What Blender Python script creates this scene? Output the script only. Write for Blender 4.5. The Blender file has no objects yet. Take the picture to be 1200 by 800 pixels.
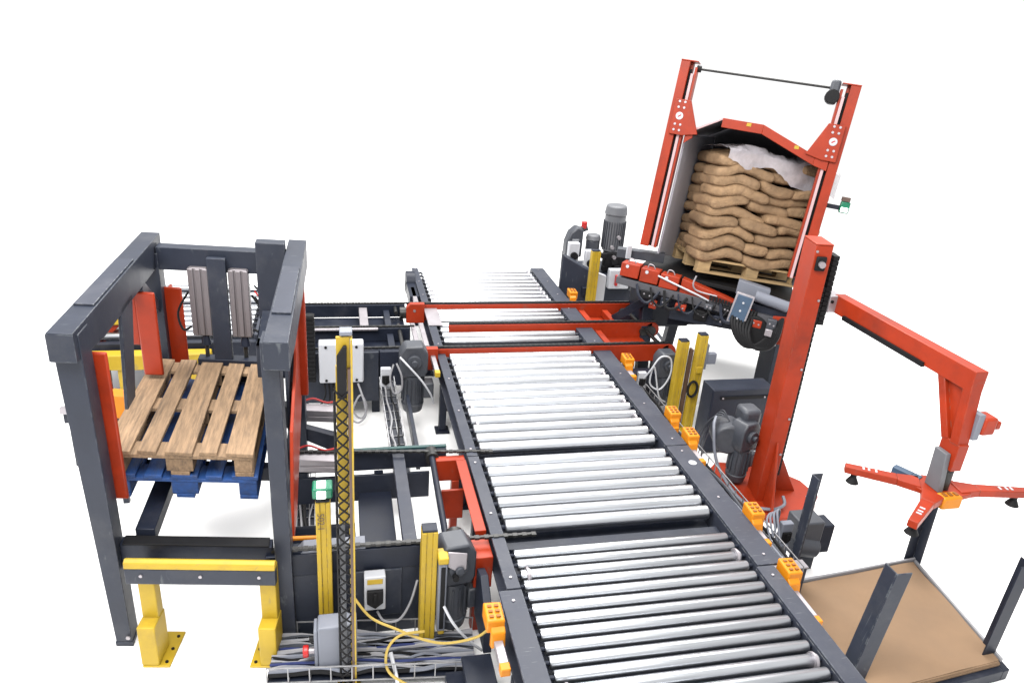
import bpy, math, random
from mathutils import Matrix, Vector, noise

# ------------------------------------------------------------------ camera, world, lamps, exposure
S = bpy.context.scene
COL = S.collection
rnd = random.Random(7)
V = Vector
CAMZ = 3.2691
F_PX, PITCH, ROLL, YAW = 865.256, 0.398468, 0.078058, 0.244747


def make_camera():
    f = V((math.sin(YAW) * math.cos(PITCH), math.cos(YAW) * math.cos(PITCH), -math.sin(PITCH)))
    r = V((math.cos(YAW), -math.sin(YAW), 0))
    u = r.cross(f)
    r2 = math.cos(ROLL) * r + math.sin(ROLL) * u
    u2 = -math.sin(ROLL) * r + math.cos(ROLL) * u
    d = bpy.data.cameras.new('camera')
    d.sensor_width = 36
    d.lens = F_PX / 1200 * 36
    d.clip_start = 0.05
    d.clip_end = 500
    o = bpy.data.objects.new('camera', d)
    m = Matrix((r2, u2, -f)).transposed().to_4x4()
    m.translation = (0, 0, CAMZ)
    o.matrix_world = m
    COL.objects.link(o)
    S.camera = o


make_camera()
w = bpy.data.worlds.new('World')
S.world = w
w.use_nodes = True
w.node_tree.nodes['Background'].inputs[0].default_value = (1.0, 1.0, 1.0, 1)
w.node_tree.nodes['Background'].inputs[1].default_value = 1.12


def area(name, loc, target, sx, sy, power, col=(1, 1, 1)):
    d = bpy.data.lights.new(name, 'AREA')
    d.shape = 'RECTANGLE'
    d.size, d.size_y = sx, sy
    d.energy = power
    d.color = col
    o = bpy.data.objects.new(name, d)
    o.location = loc
    o.rotation_euler = (V(target) - V(loc)).to_track_quat('-Z', 'Y').to_euler()
    COL.objects.link(o)


area('hall_lamp', (-1.5, 2.0, 6.5), (0.5, 4.5, 0), 7, 3, 1150, (1, .985, .96))
area('hall_lamp', (3.0, 8.5, 7.0), (2.0, 6.5, 0), 7, 3, 1150, (1, .985, .96))
S.view_settings.view_transform = 'Standard'
S.view_settings.look = 'None'
S.view_settings.exposure = 0
S.view_settings.gamma = 1
S.render.engine = 'CYCLES'
S.cycles.use_denoising = True
S.cycles.max_bounces = 8
S.cycles.sample_clamp_indirect = 6


# ------------------------------------------------------------------ materials
def mat(name, col, rough=.5, metal=0.0, var=.15, scale=6.0, bump=0.0, bscale=40.0, spec=.5, stretch=(1, 1, 1),
        dirt=None, dirt_amt=.35, rand=0.0, alpha=1.0, coat=0.0, wear=None, crumple=False):
    m = bpy.data.materials.new(name)
    m.use_nodes = True
    nt = m.node_tree
    N, L = nt.nodes, nt.links
    b = N['Principled BSDF']
    tc = N.new('ShaderNodeTexCoord')
    mp = N.new('ShaderNodeMapping')
    mp.inputs['Scale'].default_value = stretch
    L.new(tc.outputs['Object'], mp.inputs['Vector'])
    oi = N.new('ShaderNodeObjectInfo')
    add = N.new('ShaderNodeVectorMath')
    mul = N.new('ShaderNodeVectorMath')
    mul.operation = 'SCALE'
    comb = N.new('ShaderNodeCombineXYZ')
    for k in 'XYZ':
        L.new(oi.outputs['Random'], comb.inputs[k])
    L.new(comb.outputs[0], mul.inputs[0])
    mul.inputs['Scale'].default_value = 17.0
    L.new(mp.outputs[0], add.inputs[0])
    L.new(mul.outputs[0], add.inputs[1])
    n1 = N.new('ShaderNodeTexNoise')
    n1.inputs['Scale'].default_value = scale
    n1.inputs['Detail'].default_value = 6
    n1.inputs['Roughness'].default_value = .62
    L.new(add.outputs[0], n1.inputs['Vector'])
    rp = N.new('ShaderNodeValToRGB')
    rp.color_ramp.elements[0].position = .3
    rp.color_ramp.elements[1].position = .7
    c = V(col)
    lo, hi = c * (1 - var), c * (1 + var)
    rp.color_ramp.elements[0].color = (*lo, 1)
    rp.color_ramp.elements[1].color = (*[min(1, x) for x in hi], 1)
    L.new(n1.outputs['Fac'], rp.inputs['Fac'])
    out = rp.outputs['Color']
    if rand:
        hs = N.new('ShaderNodeHueSaturation')
        mr = N.new('ShaderNodeMapRange')
        mr.inputs['To Min'].default_value = 1 - rand
        mr.inputs['To Max'].default_value = 1 + rand
        L.new(oi.outputs['Random'], mr.inputs['Value'])
        L.new(mr.outputs[0], hs.inputs['Value'])
        L.new(out, hs.inputs['Color'])
        out = hs.outputs['Color']
    if dirt is not None:
        n2 = N.new('ShaderNodeTexNoise')
        n2.inputs['Scale'].default_value = scale * .45
        n2.inputs['Detail'].default_value = 9
        n2.inputs['Roughness'].default_value = .7
        L.new(add.outputs[0], n2.inputs['Vector'])
        r2 = N.new('ShaderNodeValToRGB')
        r2.color_ramp.elements[0].position = .52
        r2.color_ramp.elements[1].position = .75
        r2.color_ramp.elements[0].color = (0, 0, 0, 1)
        r2.color_ramp.elements[1].color = (dirt_amt,) * 3 + (1,)
        L.new(n2.outputs['Fac'], r2.inputs['Fac'])
        mx = N.new('ShaderNodeMix')
        mx.data_type = 'RGBA'
        L.new(r2.outputs['Color'], mx.inputs['Factor'])
        L.new(out, mx.inputs['A'])
        mx.inputs['B'].default_value = (*dirt, 1)
        out = mx.outputs['Result']
    if wear is not None:
        bv = N.new('ShaderNodeBevel')
        bv.samples = 4
        bv.inputs['Radius'].default_value = .007
        ge = N.new('ShaderNodeNewGeometry')
        dt = N.new('ShaderNodeVectorMath')
        dt.operation = 'DOT_PRODUCT'
        L.new(bv.outputs[0], dt.inputs[0])
        L.new(ge.outputs['Normal'], dt.inputs[1])
        n4 = N.new('ShaderNodeTexNoise')
        n4.inputs['Scale'].default_value = 28
        n4.inputs['Detail'].default_value = 7
        L.new(add.outputs[0], n4.inputs['Vector'])
        m1 = N.new('ShaderNodeMapRange')
        m1.inputs['From Min'].default_value = .985
        m1.inputs['From Max'].default_value = .90
        L.new(dt.outputs['Value'], m1.inputs['Value'])
        m2 = N.new('ShaderNodeMapRange')
        m2.inputs['From Min'].default_value = .47
        m2.inputs['From Max'].default_value = .58
        L.new(n4.outputs['Fac'], m2.inputs['Value'])
        mm = N.new('ShaderNodeMath')
        mm.operation = 'MULTIPLY'
        L.new(m1.outputs[0], mm.inputs[0])
        L.new(m2.outputs[0], mm.inputs[1])
        # long thin scuffs
        mp2 = N.new('ShaderNodeMapping')
        mp2.inputs['Scale'].default_value = (3, 40, 2.2)
        mp2.inputs['Rotation'].default_value = (.3, .2, .5)
        L.new(add.outputs[0], mp2.inputs['Vector'])
        n5 = N.new('ShaderNodeTexNoise')
        n5.inputs['Scale'].default_value = 3.5
        n5.inputs['Detail'].default_value = 4
        L.new(mp2.outputs[0], n5.inputs['Vector'])
        m3 = N.new('ShaderNodeMapRange')
        m3.inputs['From Min'].default_value = .66
        m3.inputs['From Max'].default_value = .74
        m3.inputs['To Max'].default_value = .5
        L.new(n5.outputs['Fac'], m3.inputs['Value'])
        mxx = N.new('ShaderNodeMath')
        mxx.operation = 'MAXIMUM'
        L.new(mm.outputs[0], mxx.inputs[0])
        L.new(m3.outputs[0], mxx.inputs[1])
        mw = N.new('ShaderNodeMix')
        mw.data_type = 'RGBA'
        L.new(mxx.outputs[0], mw.inputs['Factor'])
        L.new(out, mw.inputs['A'])
        mw.inputs['B'].default_value = (*wear, 1)
        out = mw.outputs['Result']
    L.new(out, b.inputs['Base Color'])
    b.inputs['Metallic'].default_value = metal
    b.inputs['Specular IOR Level'].default_value = spec
    rr = N.new('ShaderNodeMapRange')
    rr.inputs['To Min'].default_value = max(.03, rough * .8)
    rr.inputs['To Max'].default_value = min(1, rough * 1.25)
    L.new(n1.outputs['Fac'], rr.inputs['Value'])
    L.new(rr.outputs[0], b.inputs['Roughness'])
    if coat:
        b.inputs['Coat Weight'].default_value = coat
    if alpha < 1:
        b.inputs['Alpha'].default_value = alpha
    if bump:
        n3 = N.new('ShaderNodeTexNoise')
        n3.inputs['Scale'].default_value = bscale
        n3.inputs['Detail'].default_value = 5
        L.new(add.outputs[0], n3.inputs['Vector'])
        if crumple:
            n3.inputs['Distortion'].default_value = 2.5
            n3.inputs['Roughness'].default_value = .68
        bp = N.new('ShaderNodeBump')
        bp.inputs['Strength'].default_value = bump
        bp.inputs['Distance'].default_value = .035 if crumple else .01
        L.new(n3.outputs['Fac'], bp.inputs['Height'])
        L.new(bp.outputs[0], b.inputs['Normal'])
    return m


def emit(name, col, strength):
    m = bpy.data.materials.new(name)
    m.use_nodes = True
    b = m.node_tree.nodes['Principled BSDF']
    b.inputs['Base Color'].default_value = (*col, 1)
    b.inputs['Emission Color'].default_value = (*col, 1)
    b.inputs['Emission Strength'].default_value = strength
    return m


STEEL = mat('grey_blue_paint', (.019, .023, .035), .42, spec=.26, var=.14, scale=5, bump=.05, dirt=(.07, .07, .075), dirt_amt=.4, wear=(.10, .11, .12))
DARK = mat('dark_navy_paint', (.009, .012, .022), .45, spec=.26, var=.2, scale=6, dirt=(.09, .09, .1), dirt_amt=.25)
RAIL = mat('rail_paint', (.028, .032, .046), .45, spec=.26, var=.1, scale=4, dirt=(.10, .10, .11), dirt_amt=.3, wear=(.16, .17, .18))
RED = mat('red_paint', (.26, .0225, .0045), .42, var=.14, scale=5, dirt=(.085, .014, .008), dirt_amt=.6, spec=.28, wear=(.16, .06, .04))
YEL = mat('yellow_paint', (.37, .25, .018), .45, spec=.3, var=.1, scale=6, dirt=(.17, .11, .03), dirt_amt=.6, wear=(.16, .13, .07))
ORG = mat('orange_plastic', (.50, .17, .004), .45, spec=.3, var=.08, scale=9)
ORGD = mat('orange_recess_shade', (.20, .065, .004), .6)  # darker copy of the orange plastic, paints the shade inside vent holes
ZINC = mat('zinc_tube', (.46, .475, .50), .34, metal=1.0, var=.10, scale=9, stretch=(.25, 6, 6), bump=.03, bscale=60,
           dirt=(.30, .31, .33), dirt_amt=.55, rand=.13)
ALU = mat('aluminium', (.32, .30, .32), .45, metal=.7, var=.08, scale=8, stretch=(1, 1, .2))
CYL = mat('cylinder_grey', (.17, .155, .165), .45, metal=.5, var=.1, scale=8, stretch=(1, 1, .2))
GALV = mat('galvanised_wire', (.24, .24, .25), .45, metal=.6, var=.2, scale=20)
WOOD = mat('pallet_wood', (.20, .13, .076), .8, var=.36, scale=9, stretch=(7, .6, 4), bump=.35, bscale=50, rand=.22,
           dirt=(.06, .042, .030), dirt_amt=.9)
PALEWOOD = mat('pale_pallet_wood', (.33, .225, .11), .8, var=.2, scale=8, stretch=(1, 5, 4), bump=.3, bscale=45, rand=.12)
BLUEWOOD = mat('blue_pallet_paint', (.007, .042, .16), .6, var=.3, scale=9, stretch=(4, .8, 4), bump=.3, rand=.15,
               dirt=(.02, .025, .04), dirt_amt=.7)
CARD = mat('cardboard', (.19, .12, .069), .85, var=.1, scale=3.2, bump=.1, bscale=20, dirt=(.16, .10, .055), dirt_amt=.55)
PAPER = mat('brown_paper', (.26, .164, .088), .75, var=.22, scale=9, bump=.7, bscale=12, rand=.16, crumple=True,
            dirt=(.13, .075, .036), dirt_amt=.55)
FILM = mat('plastic_film', (.46, .43, .46), .16, var=.15, scale=12, bump=.9, bscale=22, alpha=.62)
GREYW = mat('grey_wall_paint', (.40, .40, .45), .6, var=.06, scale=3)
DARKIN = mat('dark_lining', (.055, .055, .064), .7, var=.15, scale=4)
BLACK = mat('black_rubber', (.006, .006, .007), .6, var=.2, scale=12, spec=.2)
CHAIN = mat('oiled_chain', (.035, .035, .035), .38, metal=.6, var=.3, scale=40)
MOTOR = mat('motor_grey', (.034, .038, .048), .48, var=.15, scale=8, dirt=(.12, .12, .12), dirt_amt=.3)
MOTORL = mat('light_motor_grey', (.10, .104, .115), .48, var=.12, scale=8)
WHITEP = mat('white_plastic', (.40, .41, .44), .45, var=.04, scale=5)
GREYP = mat('grey_plastic', (.13, .14, .17), .5, var=.06, scale=5)
CABLE = mat('grey_cable', (.22, .22, .235), .5, var=.1, scale=9)
CABLEY = mat('yellow_cable', (.38, .27, .06), .5, var=.1, scale=9)
CABLEB = mat('blue_cable', (.015, .025, .10), .5, var=.2, scale=9)
REDP = mat('red_plastic', (.36, .012, .012), .4, var=.06)
BROWN = mat('brown_strip', (.07, .04, .03), .5, var=.2, scale=14)
PINK = mat('pink_white_strip', (.42, .28, .29), .4, var=.08, scale=10)
BLUEP = mat('blue_plastic', (.02, .09, .30), .4, var=.1)
GREEN = mat('green_plastic', (.0, .12, .06), .3, var=.05)
TEAL = mat('teal_wear_strip', (.008, .045, .045), .5, var=.1)
SLATE = mat('slate_cover', (.035, .065, .11), .4, var=.2)
LIT = emit('lit_lamp', (.80, 1.0, .92), 2.2)
FLOORM = mat('white_floor', (.93, .93, .93), .8, var=.01, scale=.4, spec=.1)

# ------------------------------------------------------------------ builders
WORLD = {}
I4 = Matrix.Identity(4)


class B:
    """collects simple solids, in a frame F, into one mesh"""

    def __init__(self, F=None):
        self.v, self.f, self.F = [], [], F or I4

    def add(self, vs, fs):
        n = len(self.v)
        self.v += [V(p) for p in vs]
        self.f += [tuple(i + n for i in q) for q in fs]
        return self

    def hexa(self, p):
        return self.add(p, [(0, 3, 2, 1), (4, 5, 6, 7), (0, 1, 5, 4), (1, 2, 6, 5), (2, 3, 7, 6), (3, 0, 4, 7)])

    def box(self, x0, x1, y0, y1, z0, z1):
        return self.hexa([(x0, y0, z0), (x1, y0, z0), (x1, y1, z0), (x0, y1, z0), (x0, y0, z1), (x1, y0, z1), (x1, y1, z1), (x0, y1, z1)])

    def beam(self, p, q, w_, h_, up=(0, 0, 1)):
        p, q = V(p), V(q)
        d = (q - p).normalized()
        s = d.cross(V(up))
        if s.length < 1e-4:
            s = d.cross(V((0, 1, 0)))
        s.normalize()
        u = s.cross(d)
        a, b = s * w_ / 2, u * h_ / 2
        return self.hexa([p - a - b, p + a - b, q + a - b, q - a - b, p - a + b, p + a + b, q + a + b, q - a + b])

    def cyl(self, p, q, r, n=14, r2=None, cap=True):
        p, q = V(p), V(q)
        r2 = r if r2 is None else r2
        d = (q - p).normalized()
        a = d.cross(V((0, 0, 1)) if abs(d.z) < .9 else V((1, 0, 0))).normalized()
        b = d.cross(a)
        vs = []
        for c, rr in ((p, r), (q, r2)):
            for i in range(n):
                t = 2 * math.pi * i / n
                vs.append(c + (a * math.cos(t) + b * math.sin(t)) * rr)
        fs = [(i, (i + 1) % n, n + (i + 1) % n, n + i) for i in range(n)]
        if cap:
            fs += [tuple(range(n))[::-1], tuple(range(n, 2 * n))]
        return self.add(vs, fs)

    def tube(self, pts, r, n=6):
        pts = [V(p) for p in pts]
        vs, m = [], len(pts)
        a = None
        for i, p in enumerate(pts):
            d = (pts[min(i + 1, m - 1)] - pts[max(i - 1, 0)]).normalized()
            if a is None:
                a = d.cross(V((0, 0, 1)) if abs(d.z) < .9 else V((1, 0, 0))).normalized()
            a = (a - d * a.dot(d)).normalized()
            b = d.cross(a)
            for k in range(n):
                t = 2 * math.pi * k / n
                vs.append(p + (a * math.cos(t) + b * math.sin(t)) * r)
        fs = [(i * n + k, i * n + (k + 1) % n, (i + 1) * n + (k + 1) % n, (i + 1) * n + k) for i in range(m - 1) for k in range(n)]
        fs += [tuple(range(n))[::-1], tuple(range((m - 1) * n, m * n))]
        return self.add(vs, fs)

    def prism(self, poly, axis, a0, a1):
        """poly: 2-D outline in the two other axes (in x, y, z order), extruded along axis"""
        n = len(poly)

        def put(p, a):
            return (a, p[0], p[1]) if axis == 'x' else (p[0], a, p[1]) if axis == 'y' else (p[0], p[1], a)
        vs = [put(p, a0) for p in poly] + [put(p, a1) for p in poly]
        fs = [(i, (i + 1) % n, n + (i + 1) % n, n + i) for i in range(n)] + [tuple(range(n))[::-1], tuple(range(n, 2 * n))]
        return self.add(vs, fs)


def smooth_path(pts, k=5):
    pts = [V(p) for p in pts]
    out = []
    for i in range(len(pts) - 1):
        p0, p1, p2, p3 = pts[max(i - 1, 0)], pts[i], pts[i + 1], pts[min(i + 2, len(pts) - 1)]
        for j in range(k):
            t = j / k
            out.append(.5 * ((2 * p1) + (p2 - p0) * t + (2 * p0 - 5 * p1 + 4 * p2 - p3) * t * t + (3 * p1 - p0 - 3 * p2 + p3) * t ** 3))
    out.append(pts[-1])
    return out


def thing(name, label, cat, loc=(0, 0, 0), group=None, M=None):
    o = bpy.data.objects.new(name, None)
    o.empty_display_size = .1
    COL.objects.link(o)
    o.matrix_world = M if M is not None else Matrix.Translation(loc)
    WORLD[o] = M.copy() if M is not None else Matrix.Translation(loc)
    tag(o, label, cat, group)
    return o


def tag(o, label=None, cat=None, group=None, kind=None):
    for k, x in (('label', label), ('category', cat), ('group', group), ('kind', kind)):
        if x:
            o[k] = x
    return o


def part(name, b, m, parent=None, label=None, bevel=.004, kind=None, smooth=True):
    PW = WORLD[parent] if parent else I4
    inv = PW.inverted()
    vs = [inv @ (b.F @ p) for p in b.v]
    lo = V([min(p[i] for p in vs) for i in range(3)])
    hi = V([max(p[i] for p in vs) for i in range(3)])
    c = (lo + hi) / 2
    if parent is None:
        c.z = lo.z
    me = bpy.data.meshes.new(name)
    me.from_pydata([p - c for p in vs], [], b.f)
    me.update()
    import bmesh
    bm = bmesh.new()
    bm.from_mesh(me)
    bmesh.ops.recalc_face_normals(bm, faces=bm.faces)
    bm.to_mesh(me)
    bm.free()
    if smooth:
        me.shade_smooth()
        me.set_sharp_from_angle(angle=math.radians(35))
    me.materials.append(m)
    o = bpy.data.objects.new(name, me)
    COL.objects.link(o)
    if parent:
        o.parent = parent
    o.location = c
    WORLD[o] = PW @ Matrix.Translation(c)
    if bevel:
        md = o.modifiers.new('bevel', 'BEVEL')
        md.width = bevel
        md.segments = 2
        md.limit_method = 'ANGLE'
        md.angle_limit = math.radians(40)
    tag(o, label, kind=kind)
    return o


def dup(o, parent, move):
    """a copy of a part (and its sub-parts), shifted inside the same thing"""
    c = o.copy()
    COL.objects.link(c)
    c.parent = parent
    c.location = o.location + V(move)
    WORLD[c] = WORLD[parent] @ Matrix.Translation(c.location)
    for ch in list(o.children):
        d = ch.copy()
        COL.objects.link(d)
        d.parent = c
    return c


def frame(o, ex, ey, ez=(0, 0, 1)):
    m = Matrix((V(ex), V(ey), V(ez))).transposed().to_4x4()
    m.translation = V(o)
    return m


def bolts(name, pts, n, r, parent, m=ALU, F=None, h=.006):
    b = B(F)
    n = V(n)
    for p in pts:
        b.cyl(V(p), V(p) + n * h, r, 8)
    return part(name, b, m, parent, bevel=0, kind='stuff')


def chain_strip(p, q, parent, width=.03, pitch=.05, name='chain'):
    pitch *= .6
    """roller chain lying along a beam, links joined"""
    p, q = V(p), V(q)
    n = max(2, int((q - p).length / pitch))
    b = B()
    d = (q - p) / n
    for i in range(n):
        a = p + d * i
        b.beam(a + d * .02, a + d * .98, width if i % 2 else width * .62, .015)
    return part(name, b, CHAIN, parent, bevel=0, kind='stuff')


# ------------------------------------------------------------------ floor
fl = part('floor', B().box(-40, 40, -10, 140, -.1, 0), FLOORM, bevel=0)
tag(fl, kind='structure')

# ------------------------------------------------------------------ main roller conveyor, four modules
X0, X1, ZR = .905, 2.20, .586


def roller_mesh(parent, y, r, z=ZR, x0=X0, x1=X1):
    b = B()
    n = 18
    prof = [(x0, r * .45), (x0, r * .9), (x0 + .006, r), (x1 - .006, r), (x1, r * .9), (x1, r * .45)]
    vs, fs = [], []
    for x, rr in prof:
        for k in range(n):
            t = 2 * math.pi * k / n
            vs.append((x, y + rr * math.cos(t), z + rr * math.sin(t)))
    m = len(prof)
    for i in range(m - 1):
        for k in range(n):
            fs.append((i * n + k, i * n + (k + 1) % n, (i + 1) * n + (k + 1) % n, (i + 1) * n + k))
    fs += [tuple(range(n))[::-1], tuple(range((m - 1) * n, m * n))]
    b.add(vs, fs)
    nf = len(b.f) - 2
    b.cyl((x0 - .05, y, z), (x0, y, z), r * .35, 8)
    b.cyl((x1, y, z), (x1 + .05, y, z), r * .35, 8)
    o = part('roller', b, ZINC, parent, bevel=0)
    o.data.materials.append(DARK)
    for i in range(nf, len(o.data.polygons)):
        o.data.polygons[i].material_index = 1
    return o


def conveyor(label, y0, y1, ys, r, left=(.80, .872), right=(2.235, 2.40), sprocket_at=(), r_wheel=.046, legs=()):
    t = thing('roller_conveyor', label, 'conveyor', (1.55, (y0 + y1) / 2, 0), 'modules of the roller conveyor line')
    for (a, b_), inner in ((left, left[1]), (right, right[0])):
        bb = B().box(a, b_, y0, y1, .606, .622)
        wx = (a, a + .012) if inner == a else (b_ - .012, b_)
        bb.box(wx[0], wx[1], y0, y1, .44, .606)
        bb.box(a + .003, b_ - .003, y0 + .002, y1 - .002, .44, .452)
        o = part('side_rail', bb, RAIL, t, bevel=.003)
        k = max(2, int((y1 - y0) / .38))
        bolts('bolt_heads', [((a + b_) / 2, y0 + .08 + (y1 - y0 - .16) * i / (k - 1), .622) for i in range(k)], (0, 0, 1), .008, o, ALU)
    part('under_tray', B().box(left[1] + .004, right[0] - .004, y0 + .01, y1 - .01, .462, .474), DARK, t, bevel=0)
    first = None
    protos = {}
    for y in ys:
        ry = r(y) if callable(r) else r
        if ry not in protos:
            protos[ry] = (roller_mesh(t, y, ry), y)
        else:
            dup(protos[ry][0], t, (0, y - protos[ry][1], 0))
    sp = None
    for y in sprocket_at:
        for x in (X0 + .03, X1 - .035):
            if sp is None:
                b = B()
                b.cyl((x, y, ZR), (x + .012, y, ZR), r_wheel, 20)
                b.cyl((x + .012, y, ZR), (x + .022, y, ZR), r_wheel * .8, 20)
                sp = part('sprocket', b, ALU, t, bevel=0)
                sx, sy = x, y
            else:
                dup(sp, t, (x - sx, y - sy, 0))
    for y in legs:
        b = B()
        for x in (left[0] + .03, right[1] - .05):
            bb = B().box(x - .03, x + .03, y - .03, y + .03, .02, .44)
            bb.box(x - .06, x + .06, y - .06, y + .06, .001, .02)
            part('leg', bb, DARK, t)
        part('cross_tie', b.box(left[0] + .06, right[1] - .08, y - .02, y + .02, .2, .26), DARK, t)
    return t


def seq(a, b, n):
    return [a + (b - a) * i / (n - 1) for i in range(n)]


far_ys = seq(8.24, 7.24, 9) + seq(7.05, 6.72, 4) + seq(6.58, 6.20, 4)
cv_far = conveyor('far end of the roller conveyor crossed by three red chain beams', 5.99, 8.33, far_ys, .040,
                  sprocket_at=seq(8.18, 7.30, 7), legs=(8.1, 6.75))
cv_mid = conveyor('long middle roller conveyor module with fourteen rollers below the red beams', 4.19, 5.985,
                  seq(5.955, 4.329, 14), lambda y: .046 if y > 5.3 else .0435, sprocket_at=seq(5.89, 4.64, 6), legs=(5.6, 4.5))
cv_short = conveyor('short roller conveyor module between the two dark chain gaps beside the red box frame', 2.905, 4.18,
                    seq(4.13, 3.452, 7) + seq(3.199, 2.948, 4), lambda y: .0435 if y > 3.3 else .0305, left=(.80, .875), sprocket_at=(3.03,), r_wheel=.047, legs=(3.9,))
cv_near = conveyor('nearest roller conveyor module with a wide left plate, at the bottom edge of the photo', 1.85, 2.895,
                   seq(2.945, 1.93, 13)[1:], .0305, left=(.755, .876), right=(2.222, 2.33), sprocket_at=(2.26,), legs=(2.5,))
# round white sticker on the right rail, bright deflector plate at the far left rail
part('round_sticker', B().cyl((2.33, 3.95, .6225), (2.33, 3.95, .6245), .028, 20), WHITEP, cv_short, bevel=0)
part('deflector_plate', B().box(.80, .93, 6.5, 6.98, .625, .632), ALU, cv_far, label='bright bare metal plate on the left rail', bevel=0)
bb = B().cyl((.70, 7.95, .57), (.80, 7.95, .57), .13, 20)
bb.box(.70, .80, 7.4, 7.95, .46, .60)
part('drive_cover', bb, DARK, cv_far)
part('guide_bar', B().box(.73, .775, 7.05, 7.7, .56, .60), ALU, cv_far)


# orange photocells on the conveyor
def photocell(parent, x, y, z, side, body=True, bar=.32, label=None):
    s = side
    arm = part('sensor_rail', B().box(x + s * .0 - .022, x + s * .0 + .022, y - bar * .7, y + bar * .3, z - .06, z - .02), ALU, parent)
    part('end_cap', B().box(x - .024, x + .024, y - bar * .7 - .045, y - bar * .7, z - .062, z - .018), ORG, arm)
    b = B().hexa([(x + s * .01 - .045, y - .06, z), (x + s * .01 + .045, y - .06, z - .005), (x + s * .01 + .045, y + .06, z + .005), (x + s * .01 - .045, y + .06, z),
                  (x + s * .01 - .045, y - .06, z + .075), (x + s * .01 + .045, y - .06, z + .07), (x + s * .01 + .045, y + .06, z + .08), (x + s * .01 - .045, y + .06, z + .085)])
    o = part('photo_sensor', b, ORG, parent, label=label, bevel=.008)
    bb = B().prism([(y - .10, z - .06), (y - .055, z - .08), (y - .055, z + .04), (y - .085, z + .02)], 'x', x - .035, x + .035)
    part('sensor_nose', bb, ORG, o, bevel=.006)
    hb = B()
    for i in range(2):
        for j in range(3):
            hb.box(x + s * .01 - .028 + i * .034, x + s * .01 - .008 + i * .034, y - .04 + j * .032, y - .026 + j * .032, z + .076 + .002 * j, z + .083 + .002 * j)
    part('vents', hb, ORGD, o, bevel=0, kind='stuff')
    return o


photocell(cv_near, .70, 2.70, .60, -1)
photocell(cv_far, 2.45, 7.30, .62, 1, bar=.1)
photocell(cv_mid, 2.46, 5.60, .60, 1, bar=.25)
photocell(cv_mid, 2.455, 4.60, .60, 1, bar=.1)
photocell(cv_mid, 2.45, 4.27, .60, 1, bar=.3)
photocell(cv_short, 2.44, 3.34, .60, 1, bar=.25)
photocell(cv_near, 2.385, 2.84, .58, 1, bar=.4)
part('probe_bar', B().box(.735, .775, 5.5, 5.95, .60, .64), ALU, cv_mid)
part('probe_cap', B().box(.733, .777, 5.44, 5.5, .598, .642), YEL, cv_mid)

# ------------------------------------------------------------------ red chain transfer over the far end
t = thing('chain_transfer', 'red chain transfer with three beams lying across the far rollers', 'conveyor', (1.8, 6.4, 0))
for y, xa, xb in ((6.98, .63, 3.02), (6.43, .98, 3.04), (5.88, .62, 2.98)):
    bb = B().box(xa, xb, y - .022, y + .022, .50, .665)
    bb.cyl((xb, y - .022, .585), (xb, y + .022, .585), .08, 20)
    o = part('chain_beam', bb, RED, t)
    part('wear_strip', B().box(xa, xb + .02, y - .010, y + .010, .666, .672), DARK, o, bevel=0)
    chain_strip((xa, y, .680), (xb + .03, y, .680), o, .026, .045)
    bb = B()
    bb.cyl((xb - .02, y - .05, .58), (xb - .02, y + .05, .58), .055, 16)
    bb.cyl((xb - .10, y - .06, .58), (xb - .10, y - .03, .58), .04, 12)
    part('chain_wheel', bb, CHAIN, o, bevel=0)
for x in (2.46, 2.72):
    for ya, yb in ((5.905, 6.405), (6.455, 6.955)):
        if x == 2.46 or ya > 6.4:
            part('cross_member', B().box(x - .03, x + .03, ya, yb, .53, .60), RED, t)
for ya, yb in ((5.905, 6.405), (6.455, 6.955)):
    part('bottom_plate', B().box(2.42, 2.93, ya, yb, .505, .515), RED, t)
part('drive_shaft', B().cyl((2.98, 5.7, .58), (2.98, 7.0, .58), .02, 12), CHAIN, t, bevel=0)
for y in (5.88, 6.98):
    bb = B().prism([(.62, .50), (.80, .50), (.80, .70), (.66, .70), (.62, .66)], 'y', y - .09, y - .03)
    o = part('end_box', bb, RED, t)
    bolts('bolt_heads', [(.70, y - .09, .63)], (0, -1, 0), .014, o)
for x, y in ((2.6, 6.9), (2.6, 6.0), (2.9, 5.95)):
    part('leg', B().box(x - .03, x + .03, y - .03, y + .03, 0.001, .505), DARK, t)


def gear_motor(label, loc, rz, s=1.0, group='grey gearmotors', horizontal=True, m=MOTOR):
    M = Matrix.Translation(loc) @ Matrix.Rotation(rz, 4, 'Z') @ Matrix.Scale(s, 4)
    R_ = Matrix.Translation(loc) @ Matrix.Rotation(rz, 4, 'Z')
    t = thing('gear_motor', label, 'motor', M=R_, group=group)
    b = B(M).prism([(-.08, .02), (.08, .02), (.10, .06), (.10, .20), (.06, .26), (-.06, .26), (-.10, .20), (-.10, .06)], 'y', -.07, .07)
    part('gearbox', b, m, t, bevel=.012)
    b = B(M).cyl((0, -.07, .15), (0, -.10, .15), .05, 16)
    b.cyl((0, -.10, .15), (0, -.125, .15), .022, 12)
    part('shaft_flange', b, m, t, bevel=.003)
    b = B(M)
    b.cyl((0, 0, .02), (0, 0, -.20), .075, 20)
    for k in range(14):
        a = 2 * math.pi * k / 14
        b.beam((.075 * math.cos(a), .075 * math.sin(a), 0), (.075 * math.cos(a), .075 * math.sin(a), -.18), .005, .022, (math.cos(a), math.sin(a), 0))
    part('motor_body', b, m, t, bevel=0)
    part('fan_cover', B(M).cyl((0, 0, -.20), (0, 0, -.27), .085, 20, .07), m, t, bevel=.008)
    part('terminal_box', B(M).box(.07, .15, -.055, .055, -.16, -.04), m, t, bevel=.012)
    return t


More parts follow.
